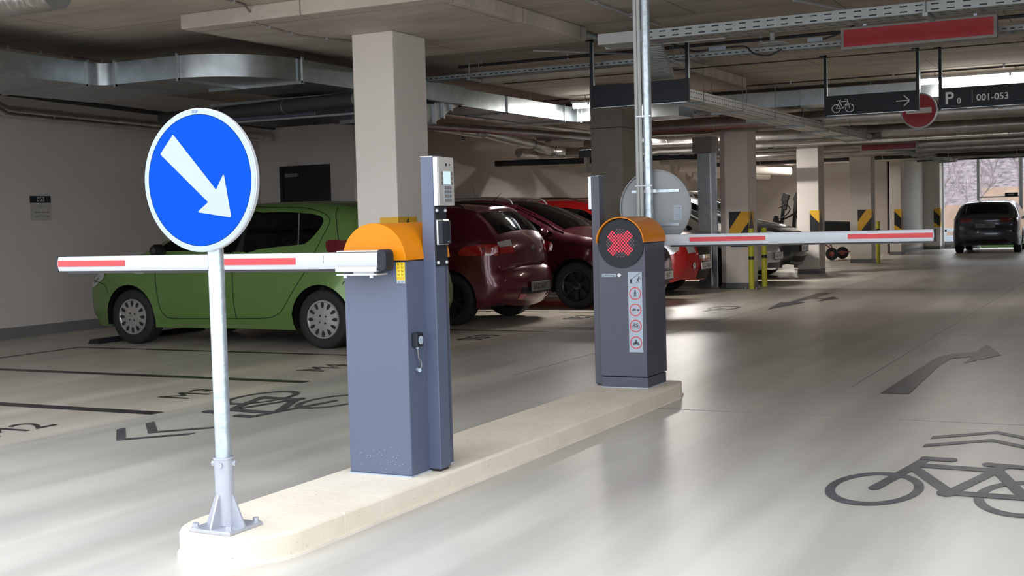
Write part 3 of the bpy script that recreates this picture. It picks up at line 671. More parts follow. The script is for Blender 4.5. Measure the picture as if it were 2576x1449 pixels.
# ---------------------------------------------------------------- rear facing round sign on pole with conduits
px, py = -3.175, 8.40
t = thing('traffic_sign', 'round grey sign back on a tall galvanised pole behind the red cross barrier', 'sign', (px, py, 0))
build('pole', MB().cyl((px, py, 0), (px, py, ZC), .031, 28), 'galv', t, smooth=True)
dz = 1.315; dx = -3.143
build('disc', MB().lathe([(.001, .050), (.262, .050), (.268, .048), (.268, .032), (.262, .032), (.262, .046), (.001, .046)], (dx, py, dz), 'y', 64), 'disc_grey', t, smooth=True)
build('clamp_rail', MB().box(dx-.175, dx+.18, py+.034, py+.046, dz+.105, dz+.125).box(dx-.175, dx+.18, py+.034, py+.046, dz-.135, dz-.115), 'galv', t)
build('clamp', MB().lathe([(.031, -.013), (.037, -.013), (.037, .013), (.031, .013)], (px, py, dz+.115), 'z', 24).box(px-.05, px+.055, py-.006, py+.034, dz+.104, dz+.128), 'silver', t)
s = build('maker_sticker', MB().box(dx+.135, dx+.195, py+.0455, py+.0465, dz-.095, dz+.012).map(lambda v: (v[0], v[1]-.0005, v[2])), 'white', t)
k = MB(); fs_ = lambda u, v: (dx+.135+u, py+.0445, dz-.095+v)
for v in (.008, .02, .027, .034, .041, .055, .062, .075, .088): stroke(k, fs_, (.008, v), (.050 if v > .01 else .054, v), .003 if v in (.088, .008) else .0015)
disc2(k, fs_, (.046, .088), .005, 12)
build('sticker_print', k, 'ledframe', s)
c = thing('cable_conduit_pair', 'pair of pale plastic conduits strapped along the galvanised pole', 'conduit', (px-.055, py-.02, 0))
for dx_ in (-.075, -.048):
    build('conduit', MB().cyl((px+dx_, py-.012, 0), (px+dx_, py-.012, ZC), .0135, 14), 'pvc', c, smooth=True)
build('pipe_strap', MB().box(px-.09, px+.04, py-.036, py-.028, 1.465, 1.475).box(px-.07, px+.04, py-.036, py-.028, 1.955, 1.965), 'silver', c)
# ---------------------------------------------------------------- hanging signs
def hanging_sign(x0, x1, y, z0, z1, label, top=ZC):
    t = thing('hanging_sign', label, 'sign', ((x0+x1)/2, y, z0))
    build('panel', MB().box(x0+.02, x1-.015, y, y+.03, z0, z1), 'signblack', t, bevel=.002)
    build('bottom_rail', MB().box(x0+.02, x1-.015, y-.002, y+.032, z0-.006, z0), 'galv', t)
    for x in (x0, x1-.03):
        build('hanger', MB().box(x, x+.032, y-.004, y+.034, z0-.004, top).box(x-.05, x+.032, y-.004, y+.034, top-.012, top), 'signblack', t)
        build('hanger_edge', MB().box(x+.032, x+.036, y-.003, y+.03, z1, top-.03), 'silver', t)
    return t
t1 = hanging_sign(-5.235, -4.16, 12.2, 2.41, 2.64, 'blank black hanging sign partly behind the galvanised pole')
t2 = hanging_sign(-3.475, -2.385, 15.15, 2.405, 2.635, 'black hanging sign with white bicycle and right arrow')
fs_ = lambda u, v: (-3.475+u, 15.147, 2.405+v)
k = MB(); bicycle(k, lambda u, v: fs_(.30-u*.052, .075+v*.050), .14, .16); build('bicycle_pictogram', k.stagger((0, -.0002, 0)), 'pictowhite', t2)
k = MB(); stroke(k, fs_, (.835, .118), (.98, .118), .011); stroke(k, fs_, (.983, .122), (.92, .180), .011); stroke(k, fs_, (.983, .114), (.92, .056), .011); build('arrow_pictogram', k, 'pictowhite', t2)
t3 = hanging_sign(-2.18, -.75, 15.25, 2.41, 2.645, 'black hanging sign with white P and numbers 001-053')
fs_ = lambda u, v: (-2.18+u, 15.247, 2.41+v)
build('letter_p', text_mb('P', .195, lambda u, v: fs_(.065+u, .05+v), bold=.02), 'pictowhite', t3)
build('subscript_number', text_mb('0', .09, lambda u, v: fs_(.20+u, .05+v), bold=.015), 'pictowhite', t3)
k = MB(); stroke(k, fs_, (.365, .05), (.365, .19), .006); build('divider', k, 'pictowhite', t3)
build('bay_range_lettering', text_mb('001-053', .105, lambda u, v: fs_(.41+u, .068+v), bold=.012), 'pictowhite', t3)
k = MB(); stroke(k, fs_, (1.08, .118), (1.22, .118), .011); stroke(k, fs_, (1.223, .122), (1.16, .18), .011); stroke(k, fs_, (1.223, .114), (1.16, .056), .011); build('arrow_pictogram', k, 'pictowhite', t3)
def ledbox(x0, x1, y, z0, z1, label, m, loc):
    t = thing('display_box', label, 'display', loc)
    build('housing', MB().box(x0, x1, y, y+.10, z0, z1), 'ledframe', t, bevel=.004)
    build('red_panel', MB().box(x0+.028, x1-.028, y-.003, y+.01, z0+.026, z1-.022), m, t)
    for x in (x0+.2, x1-.2): build('hanger', MB().box(x, x+.03, y+.03, y+.06, z1, ZC), 'galv', t)
ledbox(-2.59, -1.215, 12.0, 2.765, 2.972, 'long bright red blank display box hanging under the cable tray', 'ledred', (-1.9, 12, 2.765))
ledbox(-5.24, -4.13, 26.0, 2.465, 2.625, 'small dark red blank display box further down the lane', 'darkred_panel', (-4.7, 26, 2.465))
t = thing('no_entry_sign', 'round red no entry sign hanging behind the bicycle sign', 'sign', (-2.757, 17.5, 2.3))
build('disc', MB().lathe([(.001, 0), (.234, 0), (.238, .003), (.238, .02), (.001, .02)], (-2.757, 17.5, 2.577), 'y', 48), 'silver', t, smooth=True)
k = MB(); disc2(k, lambda u, v: (-2.757+u, 17.498, 2.577+v), (0, 0), .219, 48); build('red_face', k, 'noentry', t)
k = MB(); fs_ = lambda u, v: (-2.757+u, 17.496, 2.577+v); stroke(k, fs_, (-.165, .0), (.165, .0), .072); build('white_bar', k, 'pictowhite', t)
build('hanger', MB().box(-2.777, -2.737, 17.52, 17.54, 2.55, ZC-.002), 'galv', t)

# bay plates on the wall
def bayplate(yc, label, txt=None):
    t = thing('bay_plate', label, 'sign', (XL+.01, yc, 1.41))
    build('backing', MB().box(XL, XL+.012, yc-.163, yc+.163, 1.412, 1.712), 'grey_plastic', t, bevel=.002)
    hd = build('header', MB().box(XL+.012, XL+.014, yc-.163, yc+.163, 1.628, 1.712), 'signblack', t)
    f = lambda u, v: (XL+.0165, yc-.163+u, 1.412+v)
    if txt:
        build('bay_number', text_mb(txt, .082, lambda u, v: f(.105+u, .232+v)), 'pictowhite', hd)
        k = MB(); ring2(k, f, (.155, .170), .020, .024, 24); stroke(k, f, (.140, .170), (.172, .170), .006); stroke(k, f, (.195, .170), (.22, .170), .008)
        for a, b_ in ((.065, .155), (.17, .235), (.25, .285)): stroke(k, f, (a, .100), (b_, .100), .014)
        for a, b_ in ((.07, .14), (.16, .165), (.19, .22), (.235, .285)): stroke(k, f, (a, .050), (b_, .050), .010)
        build('print', k, 'ledframe', t)
    else:
        k = MB(); stroke(k, f, (.1, .26), (.23, .26), .05); build('print', k, 'ledframe', t)
    return t
bayplate(11.17, 'small grey plate with black header 053 on the wall left of the green car', '053')
bayplate(24.57, 'small dark bay plate on the wall just above the maroon car roof')
bayplate(27.49, 'small bay plate on the wall above the bright red car roof')
g = thing('vent_grille', 'small white slatted grille high on the wall right of the cream column', 'vent', (XL+.01, 21.92, 2.88))
build('grille_frame', MB().box(XL, XL+.02, 21.80, 22.04, 2.86, 3.07), 'paint_col', g, bevel=.003)
sl = MB()
for i in range(4): sl.box(XL+.018, XL+.024, 21.83, 22.01, 2.885+i*.045, 2.907+i*.045)
build('slots', sl, 'warnblack', g)

# ---------------------------------------------------------------- cars
def car(name, label, loc, rotz, S, group=None):
    t = thing(name, label, 'car', loc, rotz)
    prof = catmull(S['prof'], 5)          # tail bottom -> over roof -> nose bottom
    zb = S.get('zb', .92); kt = S.get('kt', .42); W = S['W']; xf, xr = S['wx']; wr = S['wr']; ar = wr+.055; rd = S.get('rd', .10)
    xmx = max(p[0] for p in prof); xmn = min(p[0] for p in prof); paint = S['paint']
    def plan(x):
        w = W
        d = x-(xmx-.75);  w -= .20*(d/.75)**2 if d > 0 else 0
        d = (xmn+.55)-x;  w -= .13*(d/.55)**2 if d > 0 else 0
        return w
    def side(x, z, edge=True):
        w = plan(x)-kt*max(0, z-zb)-.10*max(0, zb-.62-z if z < .3 else 0)
        w += .012*math.sin(min(1, max(0, (z-.2)/.7))*PI)
        if z < .35: w -= (.35-z)*.12
        if edge:
            d = min(seg_dist(x, z, prof[i], prof[i+1]) for i in range(len(prof)-1))
            if d < rd: w -= rd*.9*(1-math.sqrt(max(0, 1-(1-d/rd)**2)))
        for xc in (xf, xr):          # wheel arch flare
            dd = math.hypot(x-xc, z-wr); 
            if dd < ar+.10 and z < .9: w += .018*max(0, 1-(dd-ar)/.10)
        return w
    # outline with wheel arches
    zbot = S.get('sill', .20)
    bot = []
    def arch(xc):
        a0 = math.asin(max(-1, min(1, (zbot-wr)/ar)))
        return [(xc+ar*math.cos(a0+(PI-2*a0)*i/16), wr+ar*math.sin(a0+(PI-2*a0)*i/16)) for i in range(17)]
    bot += [(prof[-1][0]-.12, zbot)] + arch(xf) + [(xf-ar-.3, zbot), (0, zbot), (xr+ar+.3, zbot)] + arch(xr) + [(prof[0][0]+.08, zbot+.02)]
    outline = list(prof)+bot
    wins = [w if S.get('raw') else w for w in S['windows']]
    wins = [catmull(w, 3, True) for w in wins]
    ov, tr = tri_fill(outline, .085, wins)
    mb = MB()
    ys_ = [side(p.x, p.y) for p in ov]
    mb.add([(p.x, y, p.y) for p, y in zip(ov, ys_)], tr); mb.add([(p.x, -y, p.y) for p, y in zip(ov, ys_)], [f[::-1] for f in tr])
    # strip
    n = len(prof); TN = 14; edge = [side(*p) for p in prof]
    nrm = []
    for i in range(n):
        a = prof[max(0, i-1)]; b = prof[min(n-1, i+1)]; dx, dz = b[0]-a[0], b[1]-a[1]; l = math.hypot(dx, dz) or 1
        nrm.append((-dz/l, dx/l))
    def sp(s, tt, off=0):
        i = int(max(0, min(n-2, math.floor(s)))); f = s-i
        x = prof[i][0]*(1-f)+prof[i+1][0]*f; z = prof[i][1]*(1-f)+prof[i+1][1]*f; e = edge[i]*(1-f)+edge[i+1]*f
        nx = nrm[i][0]*(1-f)+nrm[i+1][0]*f; nz = nrm[i][1]*(1-f)+nrm[i+1][1]*f
        bl = .03+.10*abs(nx)**1.5
        o = bl*(1-abs(tt)**2.2)+off
        return (x+nx*o, e*tt, z+nz*o)
    def sfind(x, z): return min(range(n), key=lambda i: (prof[i][0]-x)**2+(prof[i][1]-z)**2)
    ws0, ws1 = sfind(*S['screen'][0]), sfind(*S['screen'][1]); rs0, rs1 = sfind(*S['rear'][0]), sfind(*S['rear'][1])
    ws0, ws1 = sorted((ws0, ws1)); rs0, rs1 = sorted((rs0, rs1))
    g = [[sp(i, -1+2*j/TN) for j in range(TN+1)] for i in range(n)]
    fs = []
    for i in range(n-1):
        for j in range(TN):
            if (ws0 <= i < ws1 or rs0 <= i < rs1) and 1 <= j < TN-1: continue
            fs.append((i*(TN+1)+j, i*(TN+1)+j+1, (i+1)*(TN+1)+j+1, (i+1)*(TN+1)+j))
    mb.add([p for r in g for p in r], fs)
    body = build('body', mb, paint, t, smooth=True, local=True, angle=60)
    def spatch(s0, s1, t0, t1, off, nm, m, nu=8, nv=10, taper=0, par=None):
        b = MB(); vs = []
        for a in range(nu+1):
            for c in range(nv+1):
                s = s0+(s1-s0)*a/nu; tp = 1-taper*(1-a/nu)
                tt = (t0+(t1-t0)*c/nv); vs.append(sp(s, tt*tp, off))
        b.add(vs, [(a*(nv+1)+c, a*(nv+1)+c+1, (a+1)*(nv+1)+c+1, (a+1)*(nv+1)+c) for a in range(nu) for c in range(nv)])
        return build(nm, b, m, par or t, smooth=True, local=True)
    def dpatch(poly, off, nm, m, step=.08, sides=(1, -1), par=None, rnd=3, one=True):
        pp = catmull(poly, rnd, True) if rnd else poly
        ov, tr = tri_fill(pp, step); outs = []
        for sd in sides:
            b = MB(); b.add([(p.x, sd*(side(p.x, p.y)+off), p.y) for p in ov], tr)
            outs.append(build(nm, b, m, par or t, smooth=True, local=True))
        return outs
    def dline(pts, w, off, nm, m, sides=(1, -1), par=None, cr=8):
        pts = catmull(pts, cr) if cr else pts
        for sd in sides:
            b = MB(); vs = []
            for i, p in enumerate(pts):
                a = pts[max(0, i-1)]; c = pts[min(len(pts)-1, i+1)]; dx, dz = c[0]-a[0], c[1]-a[1]; l = math.hypot(dx, dz) or 1
                for q in (-1, 1):
                    x = p[0]-dz/l*w/2*q; z = p[1]+dx/l*w/2*q; vs.append((x, sd*(side(x, z)+off), z))
            b.add(vs, [(2*i, 2*i+1, 2*i+3, 2*i+2) for i in range(len(pts)-1)])
            build(nm, b, m, par or t, local=True)
    spatch(ws0-.3, ws1+.3, -.90, .90, .004, 'windscreen', 'glass')
    spatch(rs0-.3, rs1+.3, -.88, .88, .004, 'rear_window', 'glass')
    for i, w in enumerate(S['windows']): dpatch(w, .003, 'side_window', 'glass', .12)
    for w in S.get('pillars', []): dpatch(w, .002, 'window_trim', 'trimblack', .1, rnd=0)
    for ln in S.get('seams', []): dline(ln, .007, .0045, 'door_seam', 'seam')
    for ln, w, m in S.get('lines', []): dline(ln, w, .004, 'side_trim', m)
    for poly, m, nm in S.get('sidepatch', []): dpatch(poly, .005, nm, m)
    for (x0, z0), (x1, z1), a, b_, m, nm in S.get('strippatch', []):
        s0, s1 = sfind(x0, z0), sfind(x1, z1)
        if s0 > s1: s0, s1 = s1, s0
        spatch(s0, s1, a, b_, S.get('spoff', .006), nm, m, 5, 6)
        if S.get('mirror', True) and not (a < 0 < b_): spatch(s0, s1, -b_, -a, S.get('spoff', .006), nm, m, 5, 6)
    # underbody, wheel wells, seats
    build('underbody', MB().box(xmn+.2, xmx-.25, -W+.22, W-.22, zbot+.01, .42).box(xr+ar+.02, xf-ar-.02, -W+.06, W-.06, zbot+.01, .40), 'trimblack', t, local=True)
    for xc in (xf, xr):
        for sd in (1, -1):
            wl = MB(); k = 16; vs = []
            for i in range(k+1):
                a = -.25+(PI+.5)*i/k
                for yy in (W-.012, W-.30): vs.append((xc+ar*math.cos(a), sd*yy, wr+ar*math.sin(a)))
            c0 = len(vs); vs.append((xc, sd*(W-.30), wr))
            wl.add(vs, [(2*i, 2*i+1, 2*i+3, 2*i+2) for i in range(k)]+[(2*i+1, 2*i+3, c0) for i in range(k)])
            build('wheel_housing', wl, 'trimblack', t, local=True)
    top = S['roofz']
    for sx in (xf-1.15, xr+.45):
        for yy in (-.36, .36):
            b = MB().obox((sx, yy, .55), .5, .5, .2).obox((sx-.27, yy, .83), .12, .48, .58).obox((sx-.32, yy, top-.32), .09, .26, .18)
            build('seat', b, 'seat', t, bevel=.04, local=True, seg=3)
    build('dashboard', MB().box(xf-.55, xf-.35, -W+.16, W-.16, .5, zb-.06), 'trimblack', t, bevel=.05, local=True)
    if S.get('interior_mirror'): build('interior_mirror', MB().obox((xf-.95, 0, top-.17), .03, .24, .07), 'trimblack', t, local=True, bevel=.01)
    # wheels
    for xc in (xf, xr):
        for sd in (1, -1):
            yo = W-.015; r = wr; b = MB()
            b.lathe([(r*.66, yo-.19), (r*.90, yo-.20), (r*.985, yo-.19), (r, yo-.17), (r, yo-.035), (r*.985, yo-.012), (r*.94, yo), (r*.82, yo+.006), (r*.68, yo-.002), (r*.66, yo-.012), (r*.66, yo-.19)], (xc, 0, r), 'y', 40)
            w = build('tyre', b.map(lambda v: (v[0], v[1]*sd, v[2])), 'rubber', t, smooth=True, local=True)
            rr_ = r*.665; b = MB(); k = MB(); st = S['wheel']
            if st == 'cap':
                b.lathe([(rr_, yo-.012), (rr_*.97, yo-.002), (rr_*.90, yo-.002), (rr_*.86, yo-.010), (rr_*.5, yo-.004), (rr_*.22, yo-.002), (.001, yo-.001)], (xc, 0, r), 'y', 48)
                for q in range(12):
                    a = 2*PI*q/12; f = lambda u, v: (xc+u*math.cos(a)-v*math.sin(a), yo-.0015, r+u*math.sin(a)+v*math.cos(a))
                    ell = [(rr_*.72+rr_*.165*math.cos(2*PI*e/14), rr_*.085*math.sin(2*PI*e/14)*(1+.35*math.cos(2*PI*e/14))) for e in range(14)]; poly2(k, f, ell)
                for q in range(4):
                    a = PI/4+.12+q*PI/2; f = lambda u, v: (xc+u, yo+.0005, r+v); disc2(k, f, (rr_*.24*math.cos(a), rr_*.24*math.sin(a)), rr_*.052, 12)
                wc = build('hubcap', b.map(lambda v: (v[0], v[1]*sd, v[2])), 'hubcap', w, smooth=True, local=True)
                build('hubcap_openings', k.map(lambda v: (v[0], v[1]*sd, v[2])), 'trimblack', wc, local=True)
            else:
                b.lathe([(rr_, yo-.015), (rr_*.96, yo-.004), (rr_*.91, yo-.012), (rr_*.89, yo-.06)], (xc, 0, r), 'y', 40)
                b.lathe([(rr_*.26, yo-.05), (rr_*.26, yo-.014), (rr_*.2, yo-.010), (.001, yo-.010)], (xc, 0, r), 'y', 24)
                ns = S.get('spokes', 7)
                for q in range(ns):
                    a = 2*PI*q/ns+.2; ca, sa = math.cos(a), math.sin(a)
                    bb = MB().prism([(rr_*.2, -rr_*.13), (rr_*.92, -rr_*.10), (rr_*.92, rr_*.10), (rr_*.2, rr_*.13)], yo-.045, yo-.016)
                    b.add([(xc+v[0]*ca-v[1]*sa, v[2], r+v[0]*sa+v[1]*ca) for v in bb.v], bb.f)
                k.lathe([(rr_*.9, yo-.075), (.001, yo-.075)], (xc, 0, r), 'y', 24)
                wc = build('rim', b.map(lambda v: (v[0], v[1]*sd, v[2])), S.get('rimm', 'alloy'), w, smooth=True, local=True, angle=30)
                build('brake_disc', k.map(lambda v: (v[0], v[1]*sd, v[2])), 'trimblack', wc, local=True)
    # mirrors
    mx, mz = S['mirrorpos']
    for sd in (1, -1):
        yb = side(mx, mz, False)
        vs = MB().lathe([(.001, -.10), (.05, -.09), (.075, -.05), (.08, 0), (.075, .05), (.055, .085), (.001, .10)], (0, 0, 0), 'y', 14)
        vs.map(lambda v: (mx+v[0]*.75, sd*(yb+.10)+v[1], mz+v[2]*.9))
        build('door_mirror', vs, S.get('mirrorm', 'trimblack'), t, smooth=True, local=True)
    def plate(front, txt, m, z, nm='number_plate'):
        xx = (max(p[0]+nrm[i][0]*.13 for i, p in enumerate(prof) if abs(p[1]-z) < .12)+.004) if front else (min(p[0]+nrm[i][0]*.13 for i, p in enumerate(prof) if abs(p[1]-z) < .12)-.004)
        sg = 1 if front else -1
        pb = build(nm, MB().box(min(xx, xx+sg*.012), max(xx, xx+sg*.012), -.26, .26, z-.056, z+.056), m, t, local=True, bevel=.003)
        build('plate_frame', MB().box(min(xx, xx+sg*.006), max(xx, xx+sg*.006), -.272, .272, z-.075, z-.056).box(min(xx, xx+sg*.006), max(xx, xx+sg*.006), -.272, .272, z+.056, z+.064), 'trimblack', pb, local=True)
        if txt: build('plate_lettering', text_mb(txt, .095, lambda u, v: (xx+sg*.0135, (-.21+u*.98)*(sg), z-.034+v)), 'signblack', pb, local=True)
    if 'front_plate' in S: plate(True, *S['front_plate'])
    if 'rear_plate' in S: plate(False, *S['rear_plate'])
    if 'antenna' in S:
        (ax, az), (bx, bz), r_ = S['antenna']
        build('antenna', MB().cyl((ax, 0, az), (ax-.0, 0, az+.02), .02, 10, .012).cyl((ax, 0, az+.01), (bx, 0, bz), r_, 8, r_*.6), 'trimblack', t, local=True)
    if 'rails' in S:
        pr = S['rails']
        for sd in (1, -1):
            pts = [(x, sd*(side(x, min(z, top-.02), False)-.10), z) for x, z in catmull(pr, 5)]
            build('roof_rail', MB().tube(pts, .014, 8), S.get('railm', 'chrome'), t, smooth=True, local=True)
    return t, spatch, dpatch, dline, sfind, sp
GREEN = dict(W=.845, paint='greenp', wx=(1.28, -1.28), wr=.302, wheel='cap', sill=.19, roofz=1.49, zb=.98, kt=.40, rd=.11,
    prof=[(-1.90,.24),(-1.96,.42),(-1.955,.62),(-1.90,.80),(-1.86,1.0),(-1.76,1.22),(-1.60,1.40),(-1.35,1.455),(-1.0,1.48),(-.6,1.492),(-.1,1.485),(.25,1.43),(.55,1.30),(.90,1.12),(1.18,.99),(1.5,.92),(1.8,.84),(2.02,.72),(2.08,.55),(2.06,.38),(2.02,.25)],
    screen=((1.16,.995),(.28,1.42)), rear=((-1.84,1.06),(-1.62,1.38)),
    windows=[[(-.20,1.01),(-.22,1.385),(-.05,1.385),(.25,1.345),(.52,1.24),(.80,1.09),(.86,1.03),(.5,1.02),(.1,1.01)], [(-.30,1.01),(-.32,1.39),(-.46,1.405),(-.74,1.405),(-1.04,1.38),(-1.20,1.35),(-1.25,1.31),(-1.24,1.25),(-1.17,1.15),(-1.09,1.08),(-1.02,1.065),(-.73,1.045),(-.5,1.025)]],
    pillars=[[(-.19,1.0),(-.205,1.40),(-.325,1.40),(-.315,1.0)]],
    seams=[[(-.25,1.475),(-.49,1.462),(-.92,1.445),(-1.16,1.405),(-1.30,1.345),(-1.335,1.28),(-1.29,1.16),(-1.23,1.01),(-1.16,.88),(-1.06,.74),(-.92,.56),(-.80,.40),(-.70,.335),(-.55,.31),(-.19,.30),(.3,.295),(.70,.295),(.78,.32),(.84,.40),(.88,.56),(.90,.75),(.895,.95)],
           [(-.18,1.0),(-.165,.8),(-.17,.5),(-.195,.30)], [(-1.37,1.44),(-1.42,1.28),(-1.49,1.09),(-1.52,1.0)], [(1.95,.70),(1.70,.66),(1.62,.56)], [(-1.55,.66),(-1.63,.75),(-1.75,.82)]],
    lines=[([(-.93,1.385),(-1.0,1.06)], .014, 'ledframe'), ([(-.55,.225),(0,.222),(.68,.225)], .012, 'sill_dirt')],
    sidepatch=[([(-1.34,1.07),(-1.36,1.10),(-1.5,1.10),(-1.76,1.06),(-1.80,.95),(-1.7,.92),(-1.50,.95),(-1.38,.99)], 'darktail', 'tail_light'),
               ([(1.05,.80),(1.17,.80),(1.2,.785),(1.08,.778)], 'clearlens', 'side_indicator'), ([(1.72,.80),(1.95,.72),(1.97,.62),(1.80,.68),(1.68,.75)], 'clearlens', 'headlight'),
               ([(-.12,.86),(-.03,.87),(.08,.86),(.08,.84),(-.03,.83),(-.12,.84)], 'greenp', 'door_handle'), ([(-1.08,.88),(-.99,.89),(-.88,.88),(-.88,.86),(-.99,.85),(-1.08,.86)], 'greenp', 'door_handle'),
               ([(-1.62,.70),(-1.66,.71),(-1.55,.73),(-1.5,.74),(-1.52,.725)], 'white', 'reflection_strip')],
    strippatch=[((-1.87,.98),(-1.90,.80),.72,1.0,'darktail','tail_light')],
    mirrorpos=(.78, 1.03), mirrorm='trimblack', antenna=((-1.22,1.455),(-1.46,1.66),.005), interior_mirror=True)
GREEN['sidepatch'] = GREEN['sidepatch'][:-1]
car('green_hatchback', 'green hatchback parked nose to the wall behind the near barrier arm', (-8.755, 11.24, 0), PI, GREEN)

REDH = dict(W=.86, paint='redp', wx=(1.28, -1.28), wr=.315, wheel='alloy', spokes=9, sill=.21, roofz=1.48, zb=.95, kt=.40, rd=.12,
    prof=[(-1.86,.26),(-1.94,.36),(-1.96,.50),(-1.93,.62),(-1.88,.70),(-1.87,.90),(-1.81,1.06),(-1.68,1.22),(-1.52,1.35),(-1.50,1.385),(-1.3,1.42),(-.9,1.455),(-.4,1.47),(0,1.46),(.35,1.38),(.7,1.22),(1.05,1.03),(1.4,.93),(1.8,.82),(2.0,.68),(2.06,.5),(2.02,.28)],
    screen=((1.0,1.05),(.30,1.40)), rear=((-1.80,1.09),(-1.56,1.33)),
    windows=[[(-.25,.99),(-.27,1.36),(0,1.36),(.3,1.30),(.6,1.17),(.85,1.02),(.5,.99)], [(-.35,.99),(-.37,1.37),(-.8,1.36),(-1.10,1.29),(-1.16,1.22),(-1.0,1.06),(-.8,1.01)]],
    pillars=[[(-.24,.98),(-.26,1.38),(-.38,1.38),(-.36,.98)]],
    seams=[[(-.55,1.43),(-1.2,1.34),(-1.24,1.2),(-1.08,.9),(-.8,.45),(-.6,.33),(0,.31)], [(-1.66,.86),(-1.72,.80),(-1.74,.70),(-1.76,.66)]],
    sidepatch=[([(-1.46,.85),(-1.45,.93),(-1.62,.97),(-1.90,.97),(-1.91,.85),(-1.75,.845)], 'taillight', 'tail_light')],
    strippatch=[((-1.87,.94),(-1.88,.84),.64,1.0,'taillight','tail_light'), ((-1.835,1.01),(-1.865,.945),.66,1.0,'clearlens','reversing_light'), ((-2.01,.43),(-2.0,.36),-.62,.62,'trimblack','bumper_insert'), ((-1.945,.385),(-1.93,.345),.48,.66,'taillight','rear_reflector')],
    mirrorpos=(.72, 1.0), mirrorm='redp', rear_plate=('6AZ 3807', 'plate_dark', .46), antenna=((-1.38,1.425),(-1.58,1.60),.005), rails=[(-1.35,1.42),(-1.2,1.475),(-.6,1.51),(.1,1.50),(.3,1.42)], railm='trimblack')
REDH['rear_plate'] = ('6AZ 3607', 'plate_dark', .44)
tR, sp_, dp_, dl_, sf_, spt = car('red_hatchback', 'dark red hatchback with black wheels parked nose to the wall', (-8.84, 14.0, 0), PI, REDH)
k = MB(); s0 = sf_(-1.88, .92)
e0 = Vector(spt(s0, 0, .010)); k.add([(e0.x-.002, .058*math.cos(2*PI*i/24), e0.z+.028*math.sin(2*PI*i/24)) for i in range(24)], [tuple(range(24))]); em = build('oval_emblem', k, 'ledframe', tR, local=True)
build('emblem_lettering', text_mb('KIA', .042, lambda u, v: (e0.x-.005, -(u-.042), e0.z-.014+v)), 'chrome', em, local=True)
build('tailgate_wiper', MB().tube([(-1.86,0,1.10),(-1.845,.10,1.13),(-1.80,.32,1.15)], .012, 8), 'trimblack', tR, local=True)

MAROON = dict(W=.88, paint='redp2', wx=(1.30, -1.30), wr=.33, wheel='alloy', sill=.24, roofz=1.56, zb=.98, kt=.38, rd=.11,
    prof=[(-1.95,.30),(-2.05,.45),(-2.02,.75),(-1.98,1.0),(-1.85,1.25),(-1.70,1.45),(-1.4,1.53),(-.9,1.555),(-.3,1.56),(.05,1.52),(.35,1.43),(.75,1.25),(1.1,1.08),(1.45,1.0),(1.8,.92),(2.05,.82),(2.16,.68),(2.18,.45),(2.10,.26)],
    screen=((1.06,1.10),(.12,1.50)), rear=((-1.95,1.1),(-1.75,1.40)),
    windows=[[(-.15,1.04),(-.17,1.44),(.1,1.43),(.4,1.33),(.75,1.16),(.95,1.05),(.5,1.04)], [(-.25,1.04),(-.27,1.44),(-.8,1.44),(-1.3,1.38),(-1.4,1.28),(-1.25,1.10),(-1.0,1.05)]],
    pillars=[[(-.14,1.03),(-.16,1.46),(-.28,1.46),(-.26,1.03)]],
    seams=[[(-.20,1.03),(-.2,.32)], [(1.0,1.02),(.98,.6),(.86,.33),(0,.32)]],
    lines=[([(.30,1.46),(.70,1.285),(1.10,1.09)], .022, 'chrome')],
    sidepatch=[([(1.70,.86),(2.0,.80),(2.05,.66),(1.85,.68),(1.68,.76)], 'clearlens', 'headlight')],
    strippatch=[((2.10,.78),(2.17,.62),-.55,.55,'trimblack','grille'), ((2.16,.68),(2.165,.66),-.56,.56,'chrome','grille_bar'), ((2.18,.56),(2.178,.53),-.60,.60,'chrome','grille_bar'), ((2.17,.42),(2.14,.32),-.75,.75,'trimblack','lower_grille')],
    mirrorpos=(.85, 1.08), mirrorm='redp2', front_plate=('2SF 9837', 'plate', .43), antenna=((-.7,1.56),(-.78,1.82),.003), rails=[(-1.45,1.52),(-1.3,1.585),(-.6,1.605),(.05,1.585),(.2,1.49)], railm='ledframe')
car('maroon_crossover', 'very dark maroon crossover parked nose out beside the red hatchback', (-8.42, 16.78, 0), 0, MAROON)

